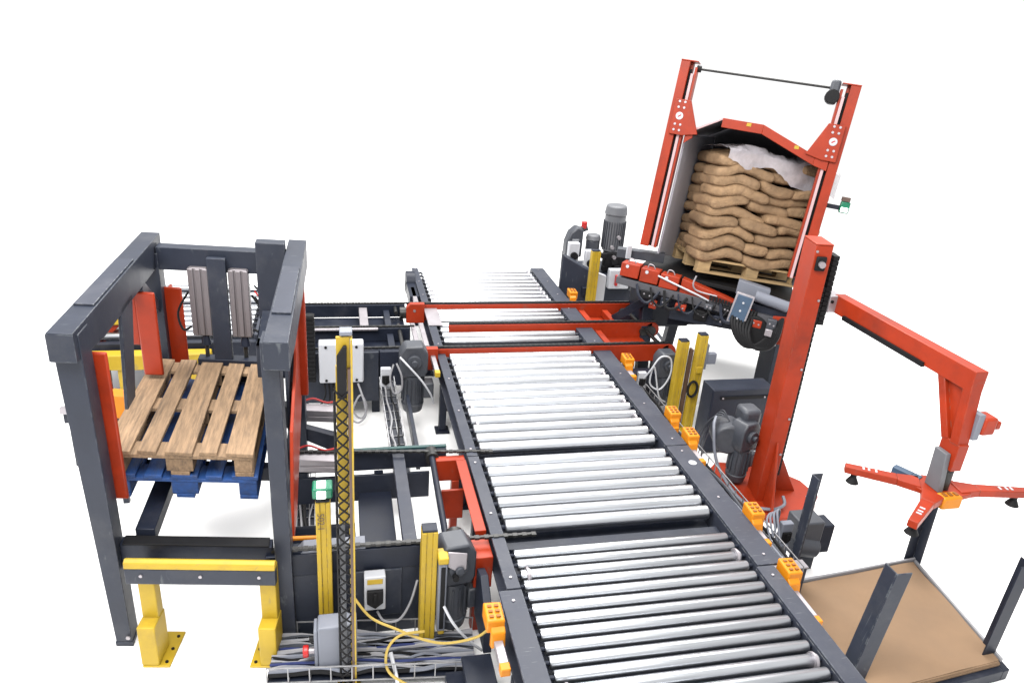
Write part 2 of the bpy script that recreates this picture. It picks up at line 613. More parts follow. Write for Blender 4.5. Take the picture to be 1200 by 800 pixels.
def cable(label, pts, r, m, cat='cable', group='loose cables', name='cable'):
    o = part(name, B().tube(smooth_path(pts, 6), r, 6), m, bevel=0)
    return tag(o, label, cat, group)


gear_motor('dark grey gearmotor at the right end of the nearest red beam', (2.88, 5.68, .42), 0, 1.0)
bb = B().box(2.45, 2.80, 5.68, 5.80, .30, .46)
gm = part('motor_bracket', bb, DARK, bevel=.006)
tag(gm, 'dark bracket plate under the nearest red beam beside the gearmotor', 'bracket')
cable('white cable looping round the gearmotor at the right of the red beams',
      [(2.62, 5.6, .40), (2.68, 5.55, .55), (2.76, 5.55, .68), (2.86, 5.55, .66), (2.88, 5.55, .50), (2.80, 5.55, .36), (2.70, 5.56, .42), (2.72, 5.56, .58), (2.80, 5.55, .30), (2.9, 5.6, .2)], .008, WHITEP)


def switch_box(label, loc, m=WHITEP, s=1.0, rz=0.0, group='small switch boxes', yellow=True):
    M = Matrix.Translation(loc) @ Matrix.Rotation(rz, 4, 'Z')
    t = thing('switch_box', label, 'switch box', M=M, group=group)
    part('housing', B(M).box(-.055 * s, .055 * s, -.03 * s, .03 * s, -.11 * s, .11 * s), m, t, bevel=.006)
    if yellow:
        part('label_strip', B(M).box(-.04 * s, .04 * s, -.033 * s, -.03 * s, .065 * s, .095 * s), YEL, t, bevel=0)
    k = part('rotary_knob', B(M).prism([(-.042 * s, .03 * s), (.042 * s, .03 * s), (.042 * s, -.05 * s), (0, -.085 * s), (-.042 * s, -.05 * s)], 'y', -.05 * s, -.03 * s), BLACK, t, bevel=.003)
    part('handle', B(M).box(-.008 * s, .008 * s, -.065 * s, -.05 * s, -.05 * s, .02 * s), BLACK, k, bevel=.002)
    return t


switch_box('white switch box below the nearest red beam beside the white cable loop', (2.63, 5.6, .44), s=.7, yellow=False)

# ------------------------------------------------------------------ far chain frame left of the line
t = thing('chain_conveyor', 'dark blue chain frame linking the far rollers to the press', 'conveyor', (.1, 6.5, 0), 'dark chain frames left of the rollers')
for y in (7.09, 6.47, 5.98):
    o = part('chain_beam', B().box(-.42, .62, y - .03, y + .03, .50, .63), DARK, t)
    chain_strip((-.42, y, .64), (.66, y, .64), o, .026, .05)
part('wear_strip', B().box(-.36, .32, 6.40, 6.435, .625, .645), ALU, t, label='bright bare metal strip')
part('cross_member', B().box(.16, .24, 6.51, 7.05, .56, .61), ALU, t, label='pale cross strip')
part('cross_member', B().box(-.41, -.34, 6.01, 6.44, .52, .60), DARK, t)
part('cross_member', B().box(.40, .46, 6.01, 7.06, .50, .58), DARK, t)
part('floor_tray', B().box(-.40, .60, 6.02, 7.06, .485, .497), DARK, t, bevel=0)
part('cover_panel', B().box(-.36, .30, 5.90, 5.935, .16, .63), STEEL, t)
part('cover_panel', B().box(.31, .62, 5.91, 5.945, .30, .63), DARK, t)
for y in (7.0, 6.1):
    part('shaft', B().cyl((.52, y - .09, .60), (.52, y + .5, .60) if y < 6.5 else (.52, y + .1, .60), .018, 10), CHAIN, t, bevel=0)
    part('chain_wheel', B().cyl((.56, y - .03, .58), (.62, y - .03, .58), .06, 14), CHAIN, t, bevel=0)
for x in (.655, .735):
    part('side_strip', B().box(x - .022, x + .022, 6.05, 6.62, .59, .61), ALU, t)
for x, y in ((-.34, 6.02), (.28, 6.02), (-.34, 7.0), (.5, 7.0)):
    part('leg', B().box(x - .035, x + .035, y - .035, y + .035, .001, .5), DARK, t)
t = thing('junction_box', 'white junction box on the dark panel behind the netted yellow post', 'junction box', (-.015, 5.885, .585))
part('housing', B().box(-.20, .17, 5.80, 5.898, .40, .765), WHITEP, t, bevel=.012)
part('lid', B().box(-.195, .165, 5.785, 5.80, .405, .76), WHITEP, t, bevel=.01)
for x in (-.14, .11):
    for z in (.43, .735):
        part('screw', B().cyl((x, 5.784, z), (x, 5.779, z), .012, 8), BLACK, t, bevel=0)
b = B()
for i in range(16):
    b.box(-.31, -.225, 5.78, 5.87, .42 + i * .037, .42 + i * .037 + .031)
    b.box(-.30, -.235, 5.79, 5.86, .42 + i * .037 + .029, .42 + i * .037 + .039)
tag(part('energy_chain', b, BLACK, bevel=.003), 'black upright cable chain between the red press plate and the white junction box', 'cable chain')
gear_motor('dark grey gearmotor left of the rollers with a white cable across it', (.57, 5.62, .53), 0, 1.15)
cable('white cable hanging across the gearmotor left of the rollers', [(.45, 5.5, .76), (.52, 5.44, .70), (.62, 5.43, .58), (.70, 5.43, .45), (.73, 5.46, .35)], .008, WHITEP)
cable('small grey cable loop beside the gearmotor left of the rollers', [(.40, 5.5, .70), (.37, 5.46, .60), (.40, 5.44, .47), (.46, 5.44, .50), (.46, 5.44, .62), (.42, 5.47, .72)], .008, CABLE)
switch_box('white switch box left of the gearmotor by the upright wire tray', (.34, 5.56, .56), s=.75, yellow=False)
cable('grey cable coil under the white junction box', [(.02, 5.8, .39), (.05, 5.75, .25), (.10, 5.72, .12), (.16, 5.72, .10), (.19, 5.74, .2), (.14, 5.75, .30), (.08, 5.73, .2), (.06, 5.71, .1), (.12, 5.70, .06), (.18, 5.70, .13), (.17, 5.72, .25), (.12, 5.8, .39)], .009, CABLE)
for i in range(5):
    x = -.16 + i * .035
    cable('dark cable hanging below the white junction box', [(x, 5.83, .40), (x + .01, 5.80, .30 - .02 * (i % 3)), (x - .02 + .02 * i, 5.79, .22), (x - .05 + .03 * i, 5.83, .17)], .008, BLACK, group='dark cables below the junction box')

# ------------------------------------------------------------------ near chain frame
t = thing('chain_conveyor', 'near dark chain frame between the press and the red box frame', 'conveyor', (.12, 3.85, 0), 'dark chain frames left of the rollers')
for y, xr in ((4.36, .68), (3.36, .68)):
    o = part('chain_beam', B().box(-.42, xr, y - .03, y + .03, .46, .60), STEEL if y > 4 else DARK, t)
    part('wear_strip', B().box(-.42, xr, y - .014, y + .014, .601, .612), TEAL if y > 4 else DARK, o, bevel=0)
    chain_strip((-.42, y, .622), (.98 if y > 4 else 1.06, y - .13 if y > 4 else y - .035, .622), o, .028, .045)
    part('chain_track', B().box(.885, 2.22, y - .16, y - .10, .50, .548) if y > 4 else B().box(.885, 2.22, y - .065, y - .005, .50, .548), DARK, t, bevel=0)
part('deep_plate', B().box(-.40, .56, 4.27, 4.29, .26, .46), STEEL, t)
part('cross_member', B().box(.31, .39, 3.40, 4.33, .53, .585), RAIL, t, label='pale grey cross bar')
part('cross_member', B().box(.08, .30, 3.44, 4.25, .30, .34), DARK, t)
part('inner_tray', B().box(-.40, .06, 3.50, 3.74, .34, .36), STEEL, t)
part('inner_tray', B().box(.07, .60, 3.40, 3.72, .22, .24), DARK, t)
part('inner_tray', B().box(-.40, .06, 3.76, 4.2, .12, .14), DARK, t)
part('slot_bar', B().box(-.02, .22, 3.62, 3.65, .362, .375), ALU, t)
part('cover_panel', B().box(-.40, .46, 3.335, 3.35, .002, .46), STEEL, t)
part('cover_panel', B().box(.03, .30, 3.318, 3.334, .14, .46), STEEL, t)
part('shaft', B().cyl((.55, 3.40, .60), (.57, 4.33, .60), .02, 12), DARK, t, bevel=0)
part('chain_wheel', B().cyl((.57, 4.22, .59), (.57, 4.32, .59), .045, 14), CHAIN, t, bevel=0)
part('chain_wheel', B().cyl((.60, 3.30, .585), (.60, 3.42, .585), .06, 14), CHAIN, t, bevel=0)
for x, y in ((-.36, 3.4), (.45, 3.4), (-.36, 4.3), (.22, 4.3)):
    part('leg', B().box(x - .03, x + .03, y - .03, y + .03, .001, .46), DARK, t)
t = thing('box_frame', 'red open box frame joining the near chain frame to the rollers', 'frame', (.73, 3.75, 0))
part('top_beam', B().box(.59, .785, 4.18, 4.24, .44, .60), RED, t)
bb = B().hexa([(.75, 3.42, .50), (.79, 3.42, .50), (.79, 4.18, .50), (.75, 4.18, .50), (.72, 3.42, .60), (.79, 3.42, .60), (.79, 4.18, .60), (.72, 4.18, .60)])
part('side_beam', bb, RED, t)
part('side_plate', B().box(.60, .745, 3.95, 3.97, .30, .52), RED, t)
part('side_plate', B().box(.60, .745, 3.46, 3.48, .30, .52), RED, t)
part('bottom_beam', B().box(.69, .795, 3.22, 3.40, .36, .57), RED, t)
for y in (3.3, 4.2):
    part('leg', B().box(.70, .75, y - .03, y + .03, .001, .44), RED, t)
gear_motor('dark grey gearmotor behind the short yellow post near the roller gap', (.575, 3.25, .41), math.radians(8), 1.1)
t = thing('sensor_plate', 'small bare metal plate fixed to the short yellow post', 'plate', (.53, 3.2, .62))
part('plate', B().prism([(.525, .70), (.63, .68), (.63, .58), (.60, .55), (.525, .60)], 'y', 3.13, 3.14), ALU, t, bevel=.006)
part('knob', B().cyl((.57, 3.13, .54), (.57, 3.10, .54), .018, 10), BLACK, t, bevel=0)
switch_box('white isolator switch with yellow label on the near dark cover', (.148, 3.282, .36), s=1.05)

# ------------------------------------------------------------------ pallet press
PF = frame((-1.241, 3.474, 0), (1, -.1508, 0), (.011, 1, 0))
t = thing('pallet_press', 'tall grey steel press frame with red guides around a wooden pallet', 'machine', (-.78, 4.15, 0))


def pp(name, b, m=STEEL, label=None, parent=t, **k):
    return part(name, b, m, parent, label=label, **k)


for x in (0, .875):
    bb = B(PF).hexa([(x + .0, -.04, .03), (x + .085, -.04, .03), (x + .085, .08, .03), (x + .0, .08, .03), (x - (.05 if x == 0 else .01), -.05, 1.86), (x + .075, -.05, 1.86), (x + .075, .09, 1.86), (x - (.05 if x == 0 else .01), .09, 1.86)])
    o = pp('post', bb)
    part('foot_plate', B(PF).box(x - .004, x + .089, -.044, .084, .001, .03), STEEL, o)
    bolts('bolt_heads', [(x + .07, -.05, .07)], (0, -1, 0), .012, o, F=PF)
    o = pp('post', B(PF).box(x - .02, x + .085, 1.43, 1.56, .03, 1.80))
    part('foot_plate', B(PF).box(x - .06, x + .12, 1.40, 1.60, .001, .03), STEEL, o)
for x in (-.045, .885):
    o = pp('top_beam', B(PF).prism([(-.10, 1.74), (-.10, 1.885), (1.62, 1.885), (1.62, 1.70), (.30, 1.70)], 'x', x, x + .115))
    part('cover_plate', B(PF).box(x + .01, x + .105, .25, 1.0, 1.886, 1.896), RAIL, o, bevel=.002)
    part('weld_plate', B(PF).box(x - .002, x + .117, -.103, -.101, 1.745, 1.88), STEEL, o, bevel=0)
pp('back_beam', B(PF).box(.075, .885, 1.44, 1.54, 1.69, 1.84))
pp('back_beam', B(PF).box(.075, .885, 1.44, 1.54, .55, .72), DARK)
pp('centre_plate', B(PF).box(.39, .505, 1.38, 1.425, 1.00, 1.80))
pp('side_column', B(PF).box(.70, .88, 1.34, 1.44, 1.42, 1.93))
bb = B(PF).prism([(.90, 1.42), (1.30, 1.42), (1.34, 1.48), (1.02, 1.42)], 'x', .72, .885)
bb.box(.72, .885, .92, 1.42, 1.20, 1.42)
pp('side_box', bb)
bb = B(PF).prism([(.30, .80), (.95, .80), (.95, 1.22), (.75, 1.30), (.30, 1.02)], 'x', .835, .87)
pp('guide_plate', bb, STEEL)
# hangers
pp('hanger', B(PF).hexa([(.05, .50, 1.18), (.07, .50, 1.18), (.07, .66, 1.18), (.05, .66, 1.18), (.05, .62, 1.74), (.07, .62, 1.74), (.07, .86, 1.74), (.05, .86, 1.74)]), STEEL)
pp('hanger', B(PF).hexa([(.90, .72, .95), (.92, .72, .95), (.92, .92, .95), (.90, .92, .95), (.90, .72, 1.72), (.92, .72, 1.72), (.92, .98, 1.72), (.90, .98, 1.72)]), STEEL)
pp('brace', B(PF).beam((.04, 1.10, 1.70), (.04, 1.46, 1.42), .05, .07), STEEL)
pp('brace', B(PF).beam((.95, 1.10, 1.70), (.95, 1.46, 1.42), .05, .07), STEEL)
# red guides
for x, y, z0, z1 in ((.01, 1.08, 1.11, 1.66), (.075, 1.50, .84, 1.55), (.012, .11, .86, 1.70)):
    bb = B(PF).box(x, x + .118, y, y + .025, z0, z1)
    bb.box(x, x + .02, y + .025, y + (.20 if y > .5 else .085), z0, z1 - .04)
    if y == 1.08:
        bb.box(-.045, x, y + .03, y + .15, 1.30, 1.62)
    pp('guide_rail', bb, RED, bevel=.012)
bb = B(PF).prism([(.18, .55), (.45, .55), (1.30, .95), (1.36, 1.66), (1.22, 1.70), (.92, 1.30), (.45, 1.10)], 'x', .935, .955)
pp('guide_plate', bb, RED, label='large red plate inside the right post')
bb = B(PF).box(.93, 1.0, 1.18, 1.24, .95, 1.72)
pp('guide_rail', bb, RED, bevel=.01)
# cylinders with rods
for x in (.262, .512):
    bb = B(PF)
    for dx in (0, .045, .09):
        bb.box(x + dx, x + dx + .036, 1.395, 1.47, 1.26, 1.72)
    bb.box(x + .01, x + .12, 1.405, 1.46, 1.255, 1.725)
    o = pp('cylinder', bb, CYL, bevel=.006)
    part('piston_rod', B(PF).cyl((x + .075, 1.43, .95), (x + .075, 1.43, 1.26), .014, 10), CHAIN, o, bevel=0)
    part('rod_nut', B(PF).cyl((x + .075, 1.43, 1.19), (x + .075, 1.43, 1.255), .034, 10, .022), DARK, o, bevel=0)
    part('hose', B(PF).tube(smooth_path([(x + (.14 if x > .4 else -.005), 1.40, 1.32), (x + (.20 if x > .4 else -.06), 1.40, 1.30), (x + (.22 if x > .4 else -.08), 1.40, 1.42), (x + (.14 if x > .4 else -.005), 1.40, 1.56)]), .008), BLACK, o, bevel=0)
for k in range(3):
    pp('air_hose', B(PF).tube(smooth_path([(.67, 1.42, 1.62 - .04 * k), (.74, 1.39, 1.56 - .05 * k), (.80, 1.37, 1.58 - .07 * k), (.86, 1.34, 1.52 - .05 * k)]), .006), REDP if k == 1 else BLACK, bevel=0)
pp('press_head', B(PF).box(.28, .80, 1.37, 1.46, .94, 1.10), DARK)
# lower front
o = pp('front_beam', B(PF).box(.085, .855, .00, .07, .50, .655), DARK)
part('edge_strip', B(PF).box(.10, .84, -.004, .07, .656, .664), BLACK, o, bevel=.002)
pp('fork_beam', B(PF).box(.15, .25, .075, 1.42, .62, .70), DARK)
pp('fork_beam', B(PF).box(.55, .63, .66, 1.42, .62, .70), DARK)
pp('lift_bar', B(PF).box(.06, .86, 1.0, 1.08, .70, .788), DARK)
pp('lift_bar', B(PF).box(.06, .86, .55, .62, .70, .788), DARK)
# aluminium profiles reaching right from the press
for yy in (1.60, .93):
    bb = B(PF)
    for dz in (0, .05):
        bb.box(.90, 1.21, yy, yy + .11, .52 + dz, .52 + dz + .042)
    bb.box(.90, 1.21, yy + .006, yy + .104, .525, .607)
    pp('profile_bar', bb, ALU, bevel=.003)
    part('hose', B(PF).tube(smooth_path([(.92, yy + .1, .63), (1.0, yy + .12, .65), (1.1, yy + .1, .63), (1.2, yy + .13, .64)]), .007), REDP, t, bevel=0)
pp('side_rail', B(PF).box(.86, .90, .12, 1.44, .60, .70), DARK)
pp('support_arm', B(PF).prism([(.95, .45), (1.28, .30), (1.28, .46), (.95, .55)], 'y', 1.45, 1.52), DARK)

# curved grey tray end and orange rod between press and post
b = B()
n = 8
for i in range(n):
    a0, a1 = math.pi / 2 * i / n, math.pi / 2 * (i + 1) / n
    for a_, c_ in ((a0, a1),):
        p0 = (-.33 + .10 * math.sin(a0), .60 - .10 * (1 - math.sin(a0)) * 1.2)
        p1 = (-.33 + .10 * math.sin(a1), .60 - .10 * (1 - math.sin(a1)) * 1.2)
        b.hexa([(p0[0], 3.34, p0[1]), (p1[0], 3.34, p1[1]), (p1[0], 3.44, p1[1]), (p0[0], 3.44, p0[1]),
                (p0[0], 3.34, p0[1] + .012), (p1[0], 3.34, p1[1] + .012), (p1[0], 3.44, p1[1] + .012), (p0[0], 3.44, p0[1] + .012)])
b.box(-.23, .10, 3.34, 3.44, .600, .612)
b.box(-.23, .10, 3.34, 3.352, .53, .60)
tag(part('cable_duct', b, GREYP, bevel=.003), 'curved grey metal sheet between the press leg and the lamp post', 'duct')
tag(part('orange_rod', B().cyl((-.36, 3.5, .585), (-.14, 3.5, .575), .013, 10), ORG, bevel=0), 'thin orange rod between the press leg and the lamp post', 'rod')


# ------------------------------------------------------------------ pallets
def pallet(label, F, wd, ln, m, M0, seed, cat='pallet', group=None, hb=.144):
    t = thing('pallet', label, cat, M=M0, group=group)
    r = random.Random(seed)
    k = hb / .144
    ws = [.145, .10, .145, .10, .145]
    sc = wd / .8
    x = 0
    gap = (.8 - sum(ws)) / 4
    for i, w_ in enumerate(ws):
        xa, xb = x * sc, (x + w_) * sc
        j = [r.uniform(-.006, .006) for _ in range(8)]
        b = B(F).hexa([(xa + j[0], j[4], .122 * k), (xb + j[1], j[5], .122 * k), (xb + j[2], ln + j[6], .122 * k), (xa + j[3], ln + j[7], .122 * k),
                       (xa + j[0], j[4], .144 * k + j[2] * .3), (xb + j[1], j[5], .144 * k), (xb + j[2], ln + j[6], .144 * k + j[1] * .3), (xa + j[3], ln + j[7], .144 * k)])
        part('board', b, m, t, bevel=.003)
        x += w_ + gap
    for y in (0, ln / 2 - .0725, ln - .145):
        part('cross_board', B(F).box(.004, wd - .004, y + .004, y + .141, .1 * k, .1215 * k), m, t, bevel=.002)
        for bx in (0.004, wd / 2 - .0725 * sc, wd - .1 * sc - .004):
            wx = .145 * sc if abs(bx - wd / 2 + .0725 * sc) < .01 else .1 * sc
            part('block', B(F).box(bx, bx + wx, y + .006, y + .139, .0222 * k, .0995 * k), m, t, bevel=.004)
    for bx in (0.002, wd / 2 - .05 * sc, wd - .1 * sc - .002):
        part('skid_board', B(F).box(bx, bx + .1 * sc, .002, ln - .002, 0.0, .022 * k), m, t, bevel=.002)
    return t


def sub(F, o, rz):
    return F @ Matrix.Translation(o) @ Matrix.Rotation(rz, 4, 'Z')


PALW, PALL = .765, 1.17
P1 = sub(PF, (-.01, .235, .935), math.radians(0.0))
P2 = sub(PF, (.005, .235, .79), math.radians(0.0))


def plain(F):
    return Matrix.Translation(F.translation)


pallet('worn brown wooden pallet on top of a blue pallet in the press', P1, PALW, PALL, WOOD, plain(P1), 3)
pallet('blue painted pallet under the brown wooden pallet in the press', P2, PALW, PALL, BLUEWOOD, plain(P2), 4)

# ------------------------------------------------------------------ crash barrier in front of the press
BF = frame((-1.10, 3.31, 0), (1, -.1508, 0), (.1491, .9888, 0))
t = thing('crash_barrier', 'low yellow and grey guard rail on two yellow feet before the press', 'barrier', (-.74, 3.27, 0))
o = part('grey_board', B(BF).box(0, .74, -.012, .03, .53, .625), STEEL, t)
bolts('bolt_heads', [(x, -.012, .585) for x in (.08, .37, .66)], (0, -1, 0), .009, o, F=BF)
part('yellow_strip', B(BF).prism([(-.014, .626), (.034, .626), (.034, .66), (.01, .675), (-.010, .66)], 'x', .0, .74), YEL, t)
for x in (.035, .645):
    o = part('leg', B(BF).box(x, x + .082, .032, .10, .20, .60), YEL, t, bevel=.005)
    part('sleeve', B(BF).box(x - .004, x + .086, -.045, .105, .012, .27), YEL, o, bevel=.006)
    bx = (x + .09, x + .14) if x < .3 else (x - .06, x - .008)
    part('foot_plate', B(BF).box(min(bx[0], x), max(bx[1], x + .08), -.05, .20, .001, .012), YEL, o, bevel=.004)
    bolts('bolt_heads', [((bx[0] + bx[1]) / 2, y, .012) for y in (-.02, .07, .16)], (0, 0, 1), .009, o, BLACK, F=BF)

# ------------------------------------------------------------------ back-left roller conveyor
t = thing('roller_conveyor', 'roller conveyor with yellow guards seen behind the press', 'conveyor', (-1.5, 6.8, 0))
first = None
for i in range(11):
    y = 6.42 + i * .125
    if first is None:
        first = roller_mesh(t, y, .036, .60, -2.15, -.80)
    else:
        dup(first, t, (0, .125 * i, 0))
part('side_rail', B().box(-2.27, -2.19, 6.32, 7.85, .48, .64), RAIL, t)
part('side_rail', B().box(-.76, -.68, 6.32, 7.85, .48, .64), RAIL, t)
part('under_tray', B().box(-2.18, -.77, 6.34, 7.83, .48, .492), STEEL, t, bevel=0)
part('end_beam', B().box(-2.18, -.6, 6.25, 6.31, .44, .60), DARK, t)
for x, y in ((-2.2, 6.4), (-.75, 6.4), (-2.2, 7.7), (-.75, 7.7)):
    part('leg', B().box(x - .03, x + .03, y - .03, y + .03, .001, .48), DARK, t)
for y in (6.95, 7.3):
    part('guide_bar', B().beam((-2.1, y, .70), (-.7, y, .70), .02, .02), DARK, t)
    for x in (-2.1, -.7):
        part('bar_bracket', B().box(x - .015, x + .015, y - .012, y + .012, .62, .71), DARK, t)
t = thing('guard_rail', 'yellow guard rail seen between the red guides behind the pallet', 'guard rail', (-1.6, 6.15, 0))
part('rail', B().box(-2.06, -1.10, 6.10, 6.22, .42, .56), YEL, t, bevel=.012)
part('leg', B().box(-1.84, -1.74, 6.12, 6.20, .001, .42), YEL, t)
part('leg', B().box(-1.32, -1.22, 6.12, 6.20, .001, .42), YEL, t)
t = thing('guard_rail', 'short upper yellow guard with a red bracket left behind the press', 'guard rail', (-2.05, 6.5, 0))
part('rail', B().box(-2.22, -1.80, 6.42, 6.52, .70, .79), YEL, t, bevel=.012)
part('post', B().box(-2.08, -2.01, 6.43, 6.51, .001, .70), RED, t)
part('brace', B().beam((-2.04, 6.47, .55), (-1.88, 6.47, .70), .04, .04), RED, t)
t = thing('gusset', 'yellow corner plate at the far end of the back roller conveyor', 'plate', (-2.15, 7.6, .64))
part('plate', B().box(-2.3, -2.0, 7.35, 7.8, .66, .72), YEL, t)
t = thing('photo_sensor', 'orange photocell beside the wooden pallet left of its back corner', 'sensor', (-1.52, 5.0, 0))
part('housing', B().prism([(-1.60, .62), (-1.48, .57), (-1.44, .66), (-1.46, .76), (-1.56, .78), (-1.61, .72)], 'y', 4.95, 5.06), ORG, t, bevel=.01)
part('stand', B().box(-1.55, -1.51, 4.99, 5.03, .001, .62), STEEL, t)
t = thing('photo_sensor', 'small orange block low down left of the wooden pallet', 'sensor', (-1.5, 4.8, 0))
part('housing', B().box(-1.57, -1.45, 4.77, 4.85, .44, .53), ORG, t, bevel=.01)
part('stand', B().box(-1.53, -1.49, 4.79, 4.83, .001, .44), STEEL, t)
cable('grey cable bundle curling beside the left orange photocell', [(-1.75, 5.2, .50), (-1.72, 5.15, .64), (-1.62, 5.12, .70), (-1.54, 5.1, .64), (-1.56, 5.12, .45), (-1.6, 5.1, .30)], .01, CABLE)
t = thing('floor_frame', 'low grey machine frame seen left of the wooden pallet', 'frame', (-1.65, 5.4, 0))
part('beam', B().box(-2.0, -1.35, 5.3, 5.4, .38, .50), STEEL, t)
part('beam', B().box(-1.95, -1.85, 5.4, 6.0, .38, .48), DARK, t)
part('top_bar', B().box(-2.0, -1.4, 5.25, 5.29, .48, .53), ALU, t)
for x in (-1.95, -1.42):
    part('leg', B().box(x - .03, x + .03, 5.32, 5.38, .001, .38), DARK, t)

# ------------------------------------------------------------------ yellow light-curtain posts
def yellow_post(label, x, y, h, w_=.075, d=.06, cat='post', cap=DARK, strip=None):
    t = thing('light_curtain_post', label, cat, (x, y, 0), 'yellow light curtain posts')
    b = B().box(x - w_ / 2, x - w_ / 2 + .30 * w_, y - d / 2 - .006, y + d / 2, .012, h)
    b.box(x - w_ / 2 + .30 * w_, x + w_ / 2 - .30 * w_, y - d / 2, y + d / 2, .012, h)
    b.box(x + w_ / 2 - .30 * w_, x + w_ / 2, y - d / 2 - .006, y + d / 2, .012, h)
    part('column', b, YEL, t, bevel=.003)
    part('end_cap', B().box(x - w_ / 2 + .002, x + w_ / 2 - .002, y - d / 2, y + d / 2, h, h + .014), cap, t, bevel=.003)
    part('foot_plate', B().box(x - w_ * .8, x + w_ * .8, y - d, y + d, .001, .012), YEL, t)
    return t


t = yellow_post('yellow post with a lit green lamp on top beside the press', -.115, 3.27, .99, .075)
part('lamp_base', B().cyl((-.115, 3.27, 1.005), (-.115, 3.27, 1.02), .045, 16), BLACK, t, bevel=0)
b = B()
prof = [(.0, .048), (.03, .052), (.06, .046), (.075, .03), (.08, .0)]
o = part('lamp_housing', B().box(-.165, -.065, 3.225, 3.315, 1.02, 1.08), GREEN, t, bevel=.008)
part('lamp_lens', B().box(-.143, -.097, 3.212, 3.224, 1.03, 1.072), LIT, o, bevel=.004)
part('lamp_lens', B().box(-.143, -.097, 3.232, 3.29, 1.081, 1.092), LIT, o, bevel=.004)
txt = bpy.data.curves.new('marking', 'FONT')
txt.body = '502 I'
txt.size = .05
txt.extrude = .0004
tmp = bpy.data.objects.new('marking_curve', txt)
COL.objects.link(tmp)
tm = bpy.data.meshes.new_from_object(tmp.evaluated_get(bpy.context.evaluated_depsgraph_get()))
bpy.data.objects.remove(tmp)
txo = bpy.data.objects.new('marking', tm)
COL.objects.link(txo)
tm.materials.clear()
tm.materials.append(BROWN)
txo.parent = t
txo['kind'] = 'stuff'
txo.rotation_euler = (math.radians(90), math.radians(90), 0)
txo.location = (-.028, -.0375, .93)
yt = yellow_post('short yellow post with a grey light strip between the dark cover and rollers', .43, 3.20, .81, .085, .07)
part('light_strip', B().box(.476, .522, 3.11, 3.17, .18, .64), GREYP, yt, bevel=.006)
part('strip_window', B().box(.488, .512, 3.106, 3.109, .20, .62), BLACK, yt, bevel=0)
part('strip_head', B().box(.472, .528, 3.105, 3.20, .64, .68), YEL, yt, bevel=.006)
part('strip_foot', B().box(.485, .52, 3.115, 3.165, .15, .18), YEL, yt, bevel=.006)
yt = yellow_post('yellow post standing before the grey hydraulic unit beyond the red beams', 2.73, 7.45, 1.10, .10, .06)
yt = yellow_post('left and lower one of the two yellow posts by the right rail', 2.93, 5.50, .86, .085, .07)
yt = yellow_post('taller right one of the two yellow posts by the right rail', 3.06, 5.42, .95, .08, .07)
part('inner_channel', B().box(2.985, 3.005, 5.43, 5.48, .05, .80), BROWN, yt, bevel=0)
part('clamp', B().box(3.03, 3.085, 5.365, 5.385, .60, .66), YEL, yt, bevel=.004)
part('bracket', B().box(3.105, 3.135, 5.40, 5.46, .62, .86), GREYP, yt, bevel=.004)
part('reflector', B().box(3.135, 3.22, 5.40, 5.45, .67, .77), GREYP, yt, bevel=.004)
b = B()
ring = [(3.02 + .045 * math.cos(a), 5.36, .45 + .075 * math.sin(a)) for a in [2 * math.pi * i / 16 for i in range(17)]]
b.tube(ring, .012)
part('cable_coil', b, BLACK, yt, bevel=0)

# tall netted post
t = thing('netted_post', 'tall yellow post sleeved in black diamond net at the front', 'post', (0, 3.0, 0))
NX, NY = .0, 3.0
part('column', B().box(NX + .014, NX + .030, NY + .01, NY + .045, .012, 2.01), YEL, t)
part('yellow_backing', B().box(NX - .034, NX + .013, NY + .012, NY + .03, 1.02, 1.86), YEL, t, bevel=.002)
part('edge_flange', B().box(NX + .031, NX + .040, NY - .03, NY + .045, .012, 2.0), YEL, t, bevel=.001)
part('brown_strip', B().box(NX + .018, NX + .030, NY - .03, NY + .009, .012, 1.86), BROWN, t, bevel=0)
part('end_cap', B().box(NX - .014, NX + .04, NY - .01, NY + .05, 2.011, 2.03), GREYP, t, bevel=.003)
part('head_plate', B().box(NX - .03, NX + .03, NY - .005, NY + .009, 1.86, 2.005), YEL, t, bevel=.002)
part('net_end', B().prism([(NX - .028, 1.72), (NX + .012, 1.72), (NX + .016, 1.97), (NX + .002, 1.97), (NX - .028, 1.92)], 'y', NY - .03, NY - .008), BLACK, t, bevel=.003)
part('foot_plate', B().box(NX - .06, NX + .06, NY - .06, NY + .08, .001, .012), YEL, t)
part('back_strip', B().box(NX - .034, NX - .006, NY + .012, NY + .03, .012, 1.015), MOTORL, t, bevel=0)
b = B()
rad, cxn, cyn = .030, NX - .008, NY - .012
zz = [.02 + .06 * i for i in range(29)]
for s_ in (0, 1):
    for i in range(-1, 28):
        for ph in (0,):
            pts = []
            for q in range(7):
                f_ = q / 6
                a = math.pi * (1.05 + .9 * (f_ if s_ else 1 - f_))
                pts.append((cxn + .034 * math.cos(a), cyn + .022 * math.sin(a), .06 + .06 * i + .09 * f_))
            b.tube(pts, .0046, 4)
for a in (1.05, 1.95):
    b.tube([(cxn + .034 * math.cos(math.pi * a), cyn + .022 * math.sin(math.pi * a), z) for z in (.02, 1.75)], .006, 4)
part('diamond_net', b, BLACK, t, bevel=0, kind='stuff')

